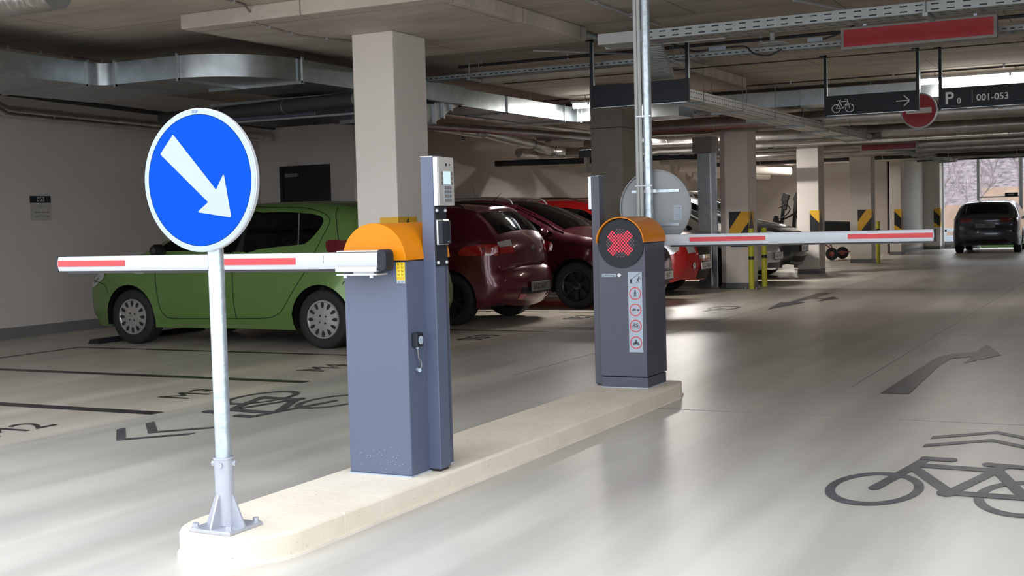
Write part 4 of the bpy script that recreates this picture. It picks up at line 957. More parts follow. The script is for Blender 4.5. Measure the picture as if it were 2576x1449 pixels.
MINI = dict(W=.885, paint='minired', wx=(1.27, -1.32), wr=.335, wheel='alloy', sill=.22, roofz=1.56, zb=.98, kt=.26, rd=.11,
    prof=[(-1.98,.30),(-2.05,.5),(-2.02,.8),(-1.96,1.05),(-1.86,1.35),(-1.72,1.50),(-1.3,1.55),(-.7,1.565),(0,1.56),(.35,1.52),(.55,1.42),(.85,1.22),(1.05,1.08),(1.4,1.03),(1.75,.97),(1.95,.88),(2.05,.70),(2.07,.48),(2.0,.26)],
    screen=((1.03,1.10),(.46,1.47)), rear=((-1.94,1.1),(-1.84,1.4)),
    windows=[[(-.1,1.04),(-.1,1.42),(.25,1.42),(.45,1.38),(.75,1.18),(.85,1.06),(.4,1.04)], [(-.2,1.04),(-.2,1.42),(-.9,1.42),(-1.5,1.40),(-1.6,1.30),(-1.5,1.10),(-1.0,1.05)]],
    pillars=[[(-.09,1.03),(-.09,1.44),(-.21,1.44),(-.21,1.03)]],
    seams=[[(-.15,1.03),(-.15,.32)], [(.95,1.0),(.92,.6),(.84,.33),(0,.32)]],
    lines=[([(.48,1.44),(.88,1.15),(1.02,1.03)], .022, 'chrome')],
    sidepatch=[([(1.66,.80),(1.80,.87),(1.95,.84),(2.0,.74),(1.90,.66),(1.72,.68)], 'clearlens', 'headlight')],
    strippatch=[((2.0,.82),(2.07,.60),-.44,.44,'trimblack','grille'), ((2.066,.60),(2.069,.575),-.46,.46,'chrome','grille_surround'), ((2.05,.42),(2.02,.30),-.40,.40,'trimblack','lower_grille'), ((1.97,.85),(2.055,.66),.58,.90,'clearlens','headlight')],
    mirrorpos=(.75, 1.08), mirrorm='chrome', front_plate=('2SC 4424', 'plate', .46), rails=[(-1.5,1.54),(-1.3,1.60),(-.6,1.615),(.1,1.60),(.3,1.53)], railm='chrome')
tM, sp_, dp_, dl_, sf_, spt = car('red_compact_car', 'bright red compact car with chrome grille and round headlights, parked nose out', (-8.58, 19.40, 0), 0, MINI)
k = MB()
for sd in (.55, -.55):
    e0 = Vector(spt(sf_(2.07,.48), sd*1.25, .012)); k.lathe([(.001, .01), (.05, .0), (.055, -.01)], (e0.x, e0.y, e0.z), 'x', 16)
build('fog_light', k, 'clearlens', tM, local=True, smooth=True)

def grown(S, k):
    f = lambda p: (p[0], p[1]*k)
    D = dict(S); D['prof'] = [f(p) for p in S['prof']]; D['screen'] = tuple(f(p) for p in S['screen']); D['rear'] = tuple(f(p) for p in S['rear'])
    D['windows'] = [[f(p) for p in w_] for w_ in S['windows']]; D['pillars'] = [[f(p) for p in w_] for w_ in S['pillars']]
    D['seams'] = [[f(p) for p in w_] for w_ in S['seams']]; D['lines'] = [([f(p) for p in w_], a, b) for w_, a, b in S['lines']]
    D['sidepatch'] = [([f(p) for p in w_], a, b) for w_, a, b in S['sidepatch']]; D['strippatch'] = [(f(a), f(b), c, d, e, g) for a, b, c, d, e, g in S['strippatch']]
    D['rails'] = [f(p) for p in S['rails']]; D['zb'] = S['zb']*k; D['roofz'] = S['roofz']*k; D['mirrorpos'] = f(S['mirrorpos']); return D
WHITE = dict(REDH); WHITE.update(paint='whitep', mirrorm='whitep', front_plate=('4AX 6170', 'plate', .50)); WHITE.pop('rear_plate')
WHITE['sidepatch'] = [([(1.60,.82),(1.85,.78),(1.96,.66),(1.80,.66),(1.62,.74)], 'clearlens', 'headlight')]
WHITE['strippatch'] = [((1.93,.74),(2.02,.64),-.5,.5,'trimblack','grille'), ((2.05,.42),(2.03,.30),-.72,.72,'trimblack','lower_grille'), ((2.03,.30),(2.022,.28),-.75,.75,'chrome','bumper_strip')]
car('silver_white_hatchback', 'silver white hatchback nose out behind the pair of yellow bollards', (-8.20, 22.45, 0), 0, WHITE)
DARK = dict(MAROON); DARK.update(paint='greyp', mirrorm='greyp', railm='chrome', rails=[(-1.45,1.53),(-1.3,1.59),(-.6,1.61),(.05,1.59),(.25,1.49)],
    lines=[([(.35,1.46),(.72,1.29),(1.12,1.09)], .035, 'chrome'), ([(-.9,1.02),(.3,1.02),(.95,1.03)], .02, 'chrome')],
    strippatch=[((2.10,.78),(2.17,.62),-.55,.55,'trimblack','grille'), ((2.17,.42),(2.14,.32),-.75,.75,'trimblack','lower_grille'), ((2.14,.33),(2.12,.29),-.85,.85,'chrome','bumper_strip')])
DARK = grown(DARK, 1.10); DARK['front_plate'] = ('4UB 1117', 'plate', .58); DARK.pop('antenna')
car('graphite_crossover', 'graphite crossover nose out in front of the black bicycle carrier', (-8.38, 24.62, 0), 0, DARK)

SCALA = dict(W=.895, paint='scalap', wx=(1.32, -1.33), wr=.325, wheel='alloy', sill=.21, roofz=1.47, zb=.96, kt=.44, rd=.11,
    prof=[(-2.0,.30),(-2.12,.42),(-2.13,.62),(-2.08,.80),(-2.08,.97),(-2.0,1.04),(-1.82,1.20),(-1.62,1.36),(-1.45,1.42),(-1.1,1.45),(-.6,1.475),(-.1,1.47),(.25,1.41),(.6,1.27),(1.0,1.06),(1.35,.96),(1.8,.88),(2.08,.74),(2.16,.55),(2.1,.28)],
    screen=((.96,1.08),(.20,1.42)), rear=((-1.98,1.07),(-1.64,1.345)),
    windows=[[(-.25,.99),(-.27,1.37),(0,1.37),(.3,1.29),(.6,1.16),(.85,1.01),(.5,.99)], [(-.35,.99),(-.37,1.37),(-.8,1.37),(-1.3,1.29),(-1.45,1.20),(-1.2,1.03),(-.8,1.0)]],
    pillars=[[(-.24,.98),(-.26,1.39),(-.38,1.39),(-.36,.98)]],
    seams=[[(-.3,.98),(-.28,.32)]],
    sidepatch=[([(-1.76,.92),(-1.72,.97),(-2.0,.99),(-2.05,.88),(-1.95,.87)], 'darktail', 'tail_light')],
    strippatch=[((-2.075,.97),(-2.075,.88),.55,1.0,'darktail','tail_light'), ((-2.12,.42),(-2.07,.33),-.8,.8,'trimblack','rear_diffuser'), ((-2.095,.72),(-2.10,.705),-.55,.55,'seam','tailgate_seam')],
    mirrorpos=(.75, 1.0), mirrorm='scalap', rear_plate=('9AL 4264', 'plate_dark', .78), interior_mirror=True, antenna=((-1.0,1.47),(-1.08,1.53),.006))
car('blue_grey_hatchback', 'blue grey hatchback seen from behind by the exit opening', (-4.17, 39.6, 0), PI/2+.02, SCALA)

# ---------------------------------------------------------------- ducts and pipes
def duct_path(name, pts, w, z0, z1, label, flanges=(), m='duct', hang=()):
    """pts: plan centre line"""
    t = thing(name, label, 'duct', (pts[0][0], pts[0][1], z0))
    mb = MB(); n = len(pts); L_, R_ = [], []
    for i in range(n):
        a = Vector(pts[max(0, i-1)]); c = Vector(pts[i]); e = Vector(pts[min(n-1, i+1)])
        d1 = (c-a).normalized() if i else (e-c).normalized(); d2 = (e-c).normalized() if i < n-1 else d1
        d = (d1+d2).normalized(); nn = Vector((-d.y, d.x)); sc = 1/max(.5, nn.dot(Vector((-d1.y, d1.x))))
        L_.append(c+nn*w/2*sc); R_.append(c-nn*w/2*sc)
    vs = [(p.x, p.y, z0) for p in L_]+[(p.x, p.y, z0) for p in R_]+[(p.x, p.y, z1) for p in L_]+[(p.x, p.y, z1) for p in R_]
    fs = []
    for i in range(n-1):
        fs += [(i, i+1, n+i+1, n+i), (2*n+i, 3*n+i, 3*n+i+1, 2*n+i+1), (i, 2*n+i, 2*n+i+1, i+1), (n+i, n+i+1, 3*n+i+1, 3*n+i)]
    fs += [(0, n, 3*n, 2*n), (n-1, 3*n-1, 4*n-1, 2*n-1)]
    mb.add(vs, fs); build('casing', mb, m, t, smooth=True, angle=30)
    for i in flanges:
        l, r = L_[i], R_[i]; d = (r-l).normalized(); q = Vector((-d.y, d.x)); f = MB()
        o = .018
        for zz0, zz1 in ((z0-o, z0), (z1, z1+o)):
            f.add([(*(l-d*o+q*s), zz) for zz in (zz0, zz1) for s in (-.012, .012)]+[(*(r+d*o+q*s), zz) for zz in (zz0, zz1) for s in (-.012, .012)], [(0,1,3,2),(4,6,7,5),(0,4,5,1),(2,3,7,6),(0,2,6,4),(1,5,7,3)])
        for e_, sg in ((l, -1), (r, 1)):
            a = e_; b_ = e_+d*sg*o
            f.add([(*(a+q*s), zz) for zz in (z0-o, z1+o) for s in (-.012, .012)]+[(*(b_+q*s), zz) for zz in (z0-o, z1+o) for s in (-.012, .012)], [(0,1,3,2),(4,6,7,5),(0,4,5,1),(2,3,7,6),(0,2,6,4),(1,5,7,3)])
        build('flange', f, 'duct_flange', t)
    for x, y in hang: build('hanger', MB().cyl((x, y, z1), (x, y, ZC), .006, 6), 'tray', t)
    return t
# left duct: straight, small elbow, cross run, big bend, straight
w = 1.15
arcc = [(-8.10-.0+.74*math.sin(a), 9.99-.0-.88*math.cos(a)) for a in [PI/2*i/10 for i in range(11)]]
outer = [(-9.05, 4.3), (-9.05, 8.98)]+[(-8.93-.12*math.cos(a), 8.99+.12*math.sin(a)) for a in [PI/2*i/5 for i in range(1, 6)]]+[(-8.10, 9.11)]+arcc[1:]+[(-7.34, 13.2), (-7.34, 13.3)]
def duct_outline(name, outer, back, z0, z1, label, flange_pts, m='duct'):
    t = thing(name, label, 'duct', (outer[0][0], outer[0][1], z0))
    poly = outer+back[::-1]; ov, tr = tri_fill(poly, .6)
    mb = MB(); mb.add([(p.x, p.y, z0) for p in ov], tr); mb.add([(p.x, p.y, z1) for p in ov], tr)
    n = len(poly); mb.add([(*p, z0) for p in poly]+[(*p, z1) for p in poly], [(i, (i+1)%n, (i+1)%n+n, i+n) for i in range(n)])
    build('casing', mb, m, t, smooth=True, angle=30)
    for (x, y), (dx, dy) in flange_pts:    # dx,dy run direction of the duct
        build('flange', MB().box(x-abs(dx)*.012-abs(dy)*.0, x+abs(dx)*.012+abs(dy)*.022, y-abs(dy)*.012-abs(dx)*.022, y+abs(dy)*.012, z0-.02, z1+.02), 'duct_flange', t)
        bx = MB().box(x-1.15, x+.02, y-.012, y+.012, z0-.028, z0) if dy else MB().box(x-.012, x+.012, y-.02, y+1.0, z0-.028, z0)
        build('support_rail', bx, 'duct_flange', t)
    return t
duct_outline('ventilation_duct', outer, [(-10.3, 4.3), (-10.3, 10.2), (-8.6, 10.2), (-8.45, 10.6), (-8.45, 13.3)], 2.66, 2.87, 'wide galvanised duct bending above the green car', [((-9.05, 8.93), (0, 1)), ((-8.86, 9.11), (1, 0)), ((-8.08, 9.11), (1, 0)), ((-7.34, 10.02), (0, 1))])
duct_path('ventilation_duct', [(-7.75, 13.34), (-7.75, 14.6), (-7.75, 16.4), (-7.72, 16.72), (-7.60, 16.95), (-7.38, 17.02), (-7.0, 17.02), (-5.85, 17.02)], .60, 2.66, 2.87, 'bright galvanised duct lit by the tube lamp beyond the cream column', (0, 1, 2, 5), hang=((-7.5, 15.4),))
t = thing('duct_bend', 'segmented galvanised duct bend stepping down beside the cream column', 'duct', (-7.75, 13, 2.4))
for k_, ((ya, za), (yb, zb_)) in enumerate([((13.34, 2.66), (13.12, 2.60)), ((13.12, 2.60), (12.93, 2.50)), ((12.93, 2.50), (12.72, 2.42)), ((12.72, 2.42), (11.7, 2.40))]):
    h_ = .21
    mb = MB().add([(-8.05, ya, za), (-7.45, ya, za), (-7.45, ya, za+h_), (-8.05, ya, za+h_), (-8.05, yb, zb_), (-7.45, yb, zb_), (-7.45, yb, zb_+h_), (-8.05, yb, zb_+h_)], [(0,1,2,3),(4,7,6,5),(0,4,5,1),(1,5,6,2),(2,6,7,3),(3,7,4,0)])
    build('duct_segment', mb, 'duct', t)
    build('flange', MB().box(-8.07, -7.43, yb-.012, yb+.012, zb_-.02, zb_+h_+.02), 'duct_flange', t)
duct_path('ventilation_duct', [(-9.5, 18.75), (-6.2, 18.75), (-4.6, 18.75), (-2.6, 18.75), (.5, 18.75), (3, 18.75)], .55, 2.83, 3.06, 'blue grey duct crossing the ceiling above the no entry sign', (1, 2, 3), hang=((-5.4, 18.6), (-3.6, 18.6)))
# dark unit and shadowed insulation behind the bend
t = thing('air_handling_unit', 'dark blue ventilation unit tucked under the duct beside the cream column', 'ventilation unit', (-8.4, 12.4, 2.45))
build('casing', MB().box(-9.2, -7.9, 11.0, 12.0, 2.42, 2.62), 'cab2', t, bevel=.01); build('rail', MB().box(-9.3, -7.0, 10.97, 11.0, 2.60, 2.63).box(-9.3, -7.0, 10.97, 11.0, 2.40, 2.42), 'tray', t)
build('red_tag', MB().box(-9.05, -8.85, 10.99, 11.0, 2.555, 2.57), 'red', t)

def pipe(pts, r, label, m='foil', name='insulated_pipe', bands=.9, n=14, wob=.05):
    P_ = [Vector(p) for p in pts]; fine = []
    for i in range(len(P_)-1):
        k = max(1, int((P_[i+1]-P_[i]).length/.16))
        fine += [P_[i].lerp(P_[i+1], j/k) for j in range(k)]
    fine.append(P_[-1])
    t = thing(name, label, 'pipe', tuple(P_[0]))
    build('pipe_run', MB().tube(fine, r, n, wob), m, t, smooth=True, angle=80)
    if bands:
        tot = 0; b = MB()
        for i in range(1, len(fine)):
            tot += (fine[i]-fine[i-1]).length
            if tot > bands:
                tot = 0; d = (fine[i]-fine[i-1]).normalized(); b.cyl(fine[i]-d*.008, fine[i]+d*.008, r*1.06, n)
        if b.v: build('pipe_band', b, 'duct_flange', t, smooth=True)
    return t
pipe([(-11.9, 9.2, 2.98), (-11.9, 10.2, 2.80), (-11.9, 10.45, 2.69), (-11.9, 12.5, 2.66), (-11.9, 15.35, 2.61)], .068, 'foil wrapped pipe running along the wall above the bay plate')
pipe([(-11.75, 9.2, 2.90), (-11.75, 15.3, 2.74)], .03, 'thin dark pipe above the foil wrapped wall pipe', 'darkpipe', bands=0)
pipe([(-11.0, 17.7, 2.93), (-11.0, 20.5, 2.86)], .07, 'short foil pipe above the wall grille')
pipe([(-10.8, 20.2, 2.88), (-10.8, 22.2, 2.74), (-10.8, 23.1, 2.64), (-10.4, 23.9, 2.60), (-9.9, 24.3, 2.60)], .10, 'sagging thick foil pipe above the maroon car', wob=.12)
pipe([(-11.3, 22.6, 2.62), (-11.3, 29, 2.6)], .09, 'foil pipe close to the wall above the bright red car', wob=.1)
pipe([(-9.4, 13.3, 2.86), (-9.2, 24.5, 2.86)], .035, 'thin bright pipe below the lit duct', 'foil', bands=2)
pipe([(-9.0, 12.0, 2.55), (-8.9, 24.5, 2.78)], .06, 'thicker pipe running below the lit duct', 'foil2')
pipe([(-10.2, 11.2, 2.53), (-7.2, 10.75, 2.53)], .075, 'dark insulated pipe under the bent duct', 'darkpipe')
pipe([(-8.8, 20.6, 2.79), (4, 20.6, 2.75)], .135, 'thick foil pipe crossing behind the no entry sign', 'foil2', bands=1.1)
pipe([(-11, 24.6, 2.62), (4, 24.6, 2.60)], .05, 'slim foil pipe crossing above the graphite car', 'foil', bands=1.4)
pipe([(-11, 27.2, 2.66), (4, 27.2, 2.62)], .10, 'foil pipe crossing just behind the small red display', 'foil2', bands=1.4)
pipe([(-11, 30.0, 2.68), (4, 30.0, 2.62)], .12, 'wide dark pipe crossing in front of the exit', 'foil2', bands=1.4)
pipe([(-11, 33.4, 2.70), (4, 33.4, 2.66)], .10, 'dark insulated pipe crossing near the exit', 'darkpipe', bands=1.6)
pipe([(-11, 36.2, 2.74), (4, 36.2, 2.72)], .09, 'last foil pipe crossing before the exit opening', 'foil2', bands=1.6)
pipe([(-12.0, 34.2, 2.66), (-9.3, 36.2, 2.48)], .12, 'cream lagged pipe sloping beside the cream wall', 'paint_col', bands=0)
pipe([(-12.0, 35.4, 2.48), (-10.0, 36.5, 2.38)], .10, 'lower cream lagged pipe sloping beside the cream wall', 'paint_col', bands=0)
pipe([(-11, 22.9, 2.90), (4, 22.9, 2.88)], .10, 'foil pipe high behind the thick crossing pipe', 'foil2')
pipe([(-11, 25.3, 2.83), (4, 25.3, 2.81)], .14, 'fat dull foil pipe crossing above the small red display', 'foil2', bands=1.2)
pipe([(-11, 28.6, 2.82), (4, 28.6, 2.80)], .13, 'dark pipe crossing behind the small red display', 'darkpipe')
pipe([(-11, 32.3, 2.80), (4, 32.3, 2.78)], .15, 'fat foil pipe crossing beyond the single bollard', 'foil2', bands=1.2)
pipe([(-6.3, 39.6, 2.86), (4, 39.6, 2.84)], .14, 'dark pipe crossing just inside the exit', 'darkpipe')
pipe([(-8.6, 22.4, 2.22), (-10.2, 26.5, 2.15)], .16, 'fat foil flexible pipe hanging above the round grey sign', 'foil2', bands=0, wob=.1)
pipe([(-11.2, 21.4, 2.36), (-7.3, 21.9, 2.33)], .055, 'black sloping pipe above the round grey sign', 'darkpipe', bands=0)
pipe([(-11.2, 23.4, 2.62), (-7.2, 23.4, 2.58)], .10, 'brownish foil pipe behind the galvanised pole', 'foil2')
pipe([(-8.9, 6.66, 2.97), (-6.95, 6.60, 2.97)], .13, 'silver foil pipe in the top left corner', 'foil')
# vertical duct by the column
t = thing('duct_riser', 'vertical galvanised duct standing beside the cream column', 'duct', (-6.9, 21.1, 0))
build('casing', MB().box(-7.03, -6.80, 21.0, 21.3, 0, 2.34), 'duct', t, bevel=.005)
build('joint', MB().box(-7.035, -6.795, 20.995, 21.305, .01, .03).box(-7.035, -6.795, 20.995, 21.305, .98, .995).box(-7.035, -6.795, 20.995, 21.305, 1.35, 1.36).box(-7.035, -6.795, 20.995, 21.305, 1.6, 1.61).box(-7.035, -6.795, 20.995, 21.305, 1.85, 1.86).box(-7.035, -6.795, 20.995, 21.305, 2.1, 2.11), 'duct_flange', t)
build('head_box', MB().box(-7.1, -6.75, 20.95, 21.35, 2.34, 2.62), 'ledframe', t, bevel=.005)
t = build('steel_guard_rail', MB().box(-6.77, -6.69, 20.98, 21.04, 0, 2.34), 'galv', bevel=.004); tag(t, 'narrow upright steel guard between duct riser and cream column', 'post')

# ---------------------------------------------------------------- cable trays and conduits
def tray(name, p, q, w, h, z, label, slots=.055, rows=1, sup=None, side_m='tray'):
    """straight tray from p to q (plan), near edge on the line, width w to the far/left side"""
    p = Vector(p); q = Vector(q); d = (q-p).normalized(); nn = Vector((-d.y, d.x)); L = (q-p).length
    t = thing(name, label, 'cable tray', (p.x, p.y, z))
    def P(a, o, zz): v = p+d*a+nn*o; return (v.x, v.y, zz)
    b = MB()
    def slab(a0, a1, o0, o1, z0, z1):
        b.add([P(a0, o0, z0), P(a1, o0, z0), P(a1, o1, z0), P(a0, o1, z0), P(a0, o0, z1), P(a1, o0, z1), P(a1, o1, z1), P(a0, o1, z1)], [(0,3,2,1),(4,5,6,7),(0,1,5,4),(1,2,6,5),(2,3,7,6),(3,0,4,7)])
    slab(0, L, 0, w, z, z+.002); slab(0, L, 0, .002, z, z+h); slab(0, L, w-.002, w, z, z+h); slab(0, L, 0, .012, z+h, z+h+.002)
    build('channel', b, side_m, t)
    k = MB(); a = .03
    while a < L-.03:
        for r in range(rows):
            zz = z+h*((r+.5)/rows if rows == 1 else (.25+.5*r)); sl = slots*.5
            for o in (-.0012,):
                k.add([P(a, o, zz-.005), P(a+sl, o, zz-.005), P(a+sl, o, zz+.005), P(a, o, zz+.005)], [(0,1,2,3)])
        a += slots
    a = .03
    while a < L-.1:
        for o in (.3, .7): k.add([P(a, w*o-.012, z-.0012), P(a+.05, w*o-.012, z-.0012), P(a+.05, w*o+.012, z-.0012), P(a, w*o+.012, z-.0012)], [(0,1,2,3)])
        a += .10
    build('slots', k, 'signblack', t)['kind'] = 'stuff'
    if sup:
        a = sup[1]
        while a < L:
            b = MB(); b.add([P(a-.02, -.03, z-.03), P(a+.02, -.03, z-.03), P(a+.02, w+.03, z-.03), P(a-.02, w+.03, z-.03), P(a-.02, -.03, z-.002), P(a+.02, -.03, z-.002), P(a+.02, w+.03, z-.002), P(a-.02, w+.03, z-.002)], [(0,3,2,1),(4,5,6,7),(0,1,5,4),(1,2,6,5),(2,3,7,6),(3,0,4,7)])
            for o in (-.015, w+.015): v0 = P(a, o, z-.03); b.cyl(v0, (v0[0], v0[1], ceilz(v0[0], v0[1])), .005, 6)
            build('support', b, 'tray', t); a += sup[0]
    return t
tray('cable_tray', (-4.33, 10.45), (4.5, 10.30), .30, .085, 2.80, 'wide slotted cable tray crossing high above the lane', .12, 2, (2.6, 2.75))
t = build('tray_cover', MB().box(-4.40, -3.95, 10.438, 10.75, 2.795, 2.89), 'pvc'); tag(t, 'plain grey metal cover at the left end of the wide cable tray', 'cover')
tray('cable_tray', (-7.68, 12.39), (4.5, 12.39), .20, .047, 2.86, 'narrow slotted cable tray crossing behind the cream column', .07, 1, (2.4, .9))
def tray_d(x, y0, y1, w, h, z, label, sup, sm='tray'):
    return tray('cable_tray', (x, y0), (x, y1), w, h, z, label, .09, 2, sup, sm)
tray_d(-4.74, 13.4, 24.6, .38, .115, 2.60, 'long pale cable tray receding along the lane', (1.6, 1.0), 'tray_light')
tray_d(-4.8, 27.0, 37.0, .38, .10, 2.58, 'far cable tray ending near the exit opening', (1.1, .5))
t = thing('tray_bridge', 'angled cable tray piece stepping over the pipes beyond the long pale tray', 'cable tray', (-4.8, 24.6, 2.6))
tp = MB()
for (ya, za, xa), (yb, zb2, xb) in (((24.6, 2.60, -4.74), (25.8, 2.80, -4.62)), ((25.8, 2.80, -4.62), (27.0, 2.58, -4.80))):
    for h0, h1, a, b_ in ((0, .004, 0, .38), (0, .10, 0, .006), (0, .10, .374, .38)):
        tp.add([(xa-a, ya, za+h0), (xb-a, yb, zb2+h0), (xb-b_, yb, zb2+h0), (xa-b_, ya, za+h0), (xa-a, ya, za+h1), (xb-a, yb, zb2+h1), (xb-b_, yb, zb2+h1), (xa-b_, ya, za+h1)], [(0,3,2,1),(4,5,6,7),(0,1,5,4),(1,2,6,5),(2,3,7,6),(3,0,4,7)])
build('tray_piece', tp, 'tray', t)
t = thing('cable_tray', 'steep slotted tray dropping behind the blank black sign', 'cable tray', (-4.1, 10.8, 2.7))
mb = MB()
A, B_ = Vector((-3.93, 10.78, 2.79)), Vector((-4.66, 13.2, 2.75)); wv = Vector((-.26, 0, 0))
for h0, h1, o0, o1 in ((0, .07, 0, .015), (0, .07, .985, 1)):
    mb.add([A+wv*o0+Vector((0,0,h0)), B_+wv*o0+Vector((0,0,h0)), B_+wv*o1+Vector((0,0,h0)), A+wv*o1+Vector((0,0,h0)), A+wv*o0+Vector((0,0,h1)), B_+wv*o0+Vector((0,0,h1)), B_+wv*o1+Vector((0,0,h1)), A+wv*o1+Vector((0,0,h1))], [(0,3,2,1),(4,5,6,7),(0,1,5,4),(1,2,6,5),(2,3,7,6),(3,0,4,7)])
for i in range(1, 22):
    c_ = A.lerp(B_, i/22); mb.box(c_.x+wv.x, c_.x, c_.y-.018, c_.y+.018, c_.z, c_.z+.012)
build('channel', mb, 'tray', t)
def conduit(pts, r, label, m='pvc', clips=.8):
    t = thing('ceiling_conduit', label, 'conduit', tuple(pts[0]))
    build('tube_run', MB().tube(pts, r, 10), m, t, smooth=True)
    b = MB(); P_ = [Vector(p) for p in pts]
    for i in range(len(P_)-1):
        L = (P_[i+1]-P_[i]).length; a = .3 if clips else 1e9
        while a < L:
            q = P_[i].lerp(P_[i+1], a/L); b.box(q.x-.012, q.x+.012, q.y-.012, q.y+.012, q.z-r*1.2, min(ZC, q.z+.05)); a += clips
    if clips and b.v: build('clip', b, 'silver', t)
conduit([(-5.05, 5, 3.09), (-5.05, 10.3, 3.09), (-5.02, 11.9, 3.09), (-4.8, 12.15, 3.09), (4.5, 12.15, 3.09)], .022, 'galvanised conduit turning along the ceiling past the pole', 'galv')
conduit([(-4.3, 5, 3.10), (-4.25, 11.6, 3.10)], .012, 'thin conduit running along the ceiling towards the pole', 'pvc')
conduit([(-4.9, 12.4, 3.08), (4.5, 12.4, 3.08)], .014, 'second ceiling conduit just behind the galvanised one', 'galv')
conduit([(-10.8, 7.5, 3.09), (-10.8, 13.2, 3.09)], .013, 'pale conduit above the bent duct at upper left', 'pvc', .9)
conduit([(-10.0, 7.3, 3.105), (-10.4, 12.9, 3.105)], .010, 'brown cable clipped to the ceiling at upper left', 'bark', .45)
conduit([(-6.35, 6.0, 3.11), (-6.75, 8.45, 3.11), (-6.77, 8.555, 3.06), (-6.78, 8.56, 2.985), (-6.9, 9.4, 2.982), (-6.62, 10.2, 2.982)], .010, 'brown cable bending down over the ceiling step', 'bark', .4)
conduit([(-7.2, 12.9, 3.06), (3, 12.9, 3.06)], .018, 'black cable crossing the ceiling behind the blank sign', 'darkpipe', 1.1)
conduit([(-7.2, 14.0, 2.96), (3, 14.0, 2.94)], .007, 'thin black cable crossing behind the blank sign', 'darkpipe', 0)
conduit([(-5.6, 11.6, 2.975), (-4.95, 12.9, 3.02), (-4.9, 13.6, 3.1)], .010, 'pale cable curving off the ceiling step', 'pvc', 0)
conduit([(-2.75, 10.9, 3.09), (-2.3, 12.1, 3.07)], .014, 'short pale conduit above the wide cable tray', 'pvc', 0)
conduit([(-9, 17.6, 3.085), (4, 17.6, 3.085)], .010, 'thin dark cable crossing near the tube lamp', 'darkpipe', 1.4)
t = thing('antenna_puck', 'flat white round ceiling antenna beside the narrow tray', 'antenna', (-3.32, 12.3, 2.89))
build('disc', MB().lathe([(.001, .0), (.15, .006), (.155, .016), (.13, .026), (.001, .03)], (-3.32, 12.3, 2.91), 'z', 32), 'pvc', t, smooth=True); build('stem', MB().box(-3.34, -3.30, 12.28, 12.32, 2.935, ZC-.002), 'pvc', t)
t = thing('cable_joint_box', 'white cable joint with black leads on the narrow tray', 'cable box', (-3.89, 12.34, 2.91))
build('box', MB().box(-3.98, -3.80, 12.31, 12.36, 2.91, 2.95), 'white', t, bevel=.004)
build('lead', MB().tube(catmull([(-4.5, 12.34, 3.06), (-4.3, 12.34, 2.99), (-4.15, 12.335, 2.925), (-3.98, 12.335, 2.925)], 5), .009, 8).tube(catmull([(-3.80, 12.335, 2.93), (-3.6, 12.3, 2.92), (-3.5, 12.27, 2.84), (-3.35, 12.27, 2.81), (-3.22, 12.27, 2.86)], 5), .009, 8), 'darkpipe', t)
t = thing('cable_joint_box', 'white cable joint on the narrow tray beside the red display', 'cable box', (-2.92, 12.34, 2.91))
build('box', MB().box(-2.98, -2.83, 12.31, 12.36, 2.91, 2.95), 'white', t, bevel=.004)
build('lead', MB().tube(catmull([(-2.83, 12.335, 2.93), (-2.65, 12.3, 2.97), (-2.5, 12.3, 3.04), (-2.3, 12.3, 3.09)], 5), .009, 8), 'darkpipe', t)

# ---------------------------------------------------------------- lamps
def lamp(x0, x1, y, z, label, on=True, power=60, along=False):
    t = thing('tube_lamp', label, 'lamp', ((x0+x1)/2, y, z))
    build('lamp_body', MB().box(x0, x1, y-.05, y+.05, z+.03, z+.06), 'tubelamp_body', t, bevel=.005)
    build('diffuser', MB().tube([(x0+.02, y, z), (x1-.02, y, z)], .042, 12), 'tube' if on else 'tube_off', t, smooth=True)
    build('clip', MB().box(x0+.25, x0+.28, y-.05, y+.05, z-.005, z+.04).box(x1-.28, x1-.25, y-.05, y+.05, z-.005, z+.04), 'tubelamp_body', t)
    if z+.06 < ZC-.02: build('hanger', MB().cyl((x0+.2, y, z+.06), (x0+.2, y, ZC), .006, 6).cyl((x1-.2, y, z+.06), (x1-.2, y, ZC), .006, 6), 'tray', t)
    if along: t.rotation_euler = (0, 0, PI/2)
    if on:
        L = bpy.data.lights.new('tube_light', 'AREA'); L.shape = 'RECTANGLE'; L.size = x1-x0; L.size_y = .08; L.energy = power; L.color = (1, .95, .90)
        o = bpy.data.objects.new('tube_light', L); link(o); o.parent = t; o.location = (0, 0, -.05)
        o['kind'] = 'helper'
    return t
lamp(-2.80, -1.38, 17.85, 2.99, 'bright tube lamp above the P sign', True, 14)
lamp(-7.28, -6.55, 16.3, 2.85, 'bright tube lamp behind the raw pillar and the blank black sign', True, 45)
lamp(-8.95, -7.75, 23.9, 2.97, 'bright tube lamp right of the galvanised pole', True, 160)
lamp(-4.86, -3.6, 11.70, 2.97, 'unlit tube lamp beneath the end of the wide cable tray', False)
lamp(-9.35, -8.15, 29.1, 2.97, 'tube lamp over the bays beyond the graphite car', True, 25, True)  # fill lamp added for ambient light, hidden behind a column
lamp(-9.4, -8.2, 35.4, 2.97, 'tube lamp over the wheelbarrow', True, 45, True)
lamp(2.2, 3.6, 30.0, 3.0, 'tube lamp over the right lane near the exit', True, 10)  # added outside the view as ambient fill for the far lane
lamp(2.2, 3.6, 15.0, 3.0, 'tube lamp over the right lane further in', True, 8)  # another added fill lamp, out of view on the right

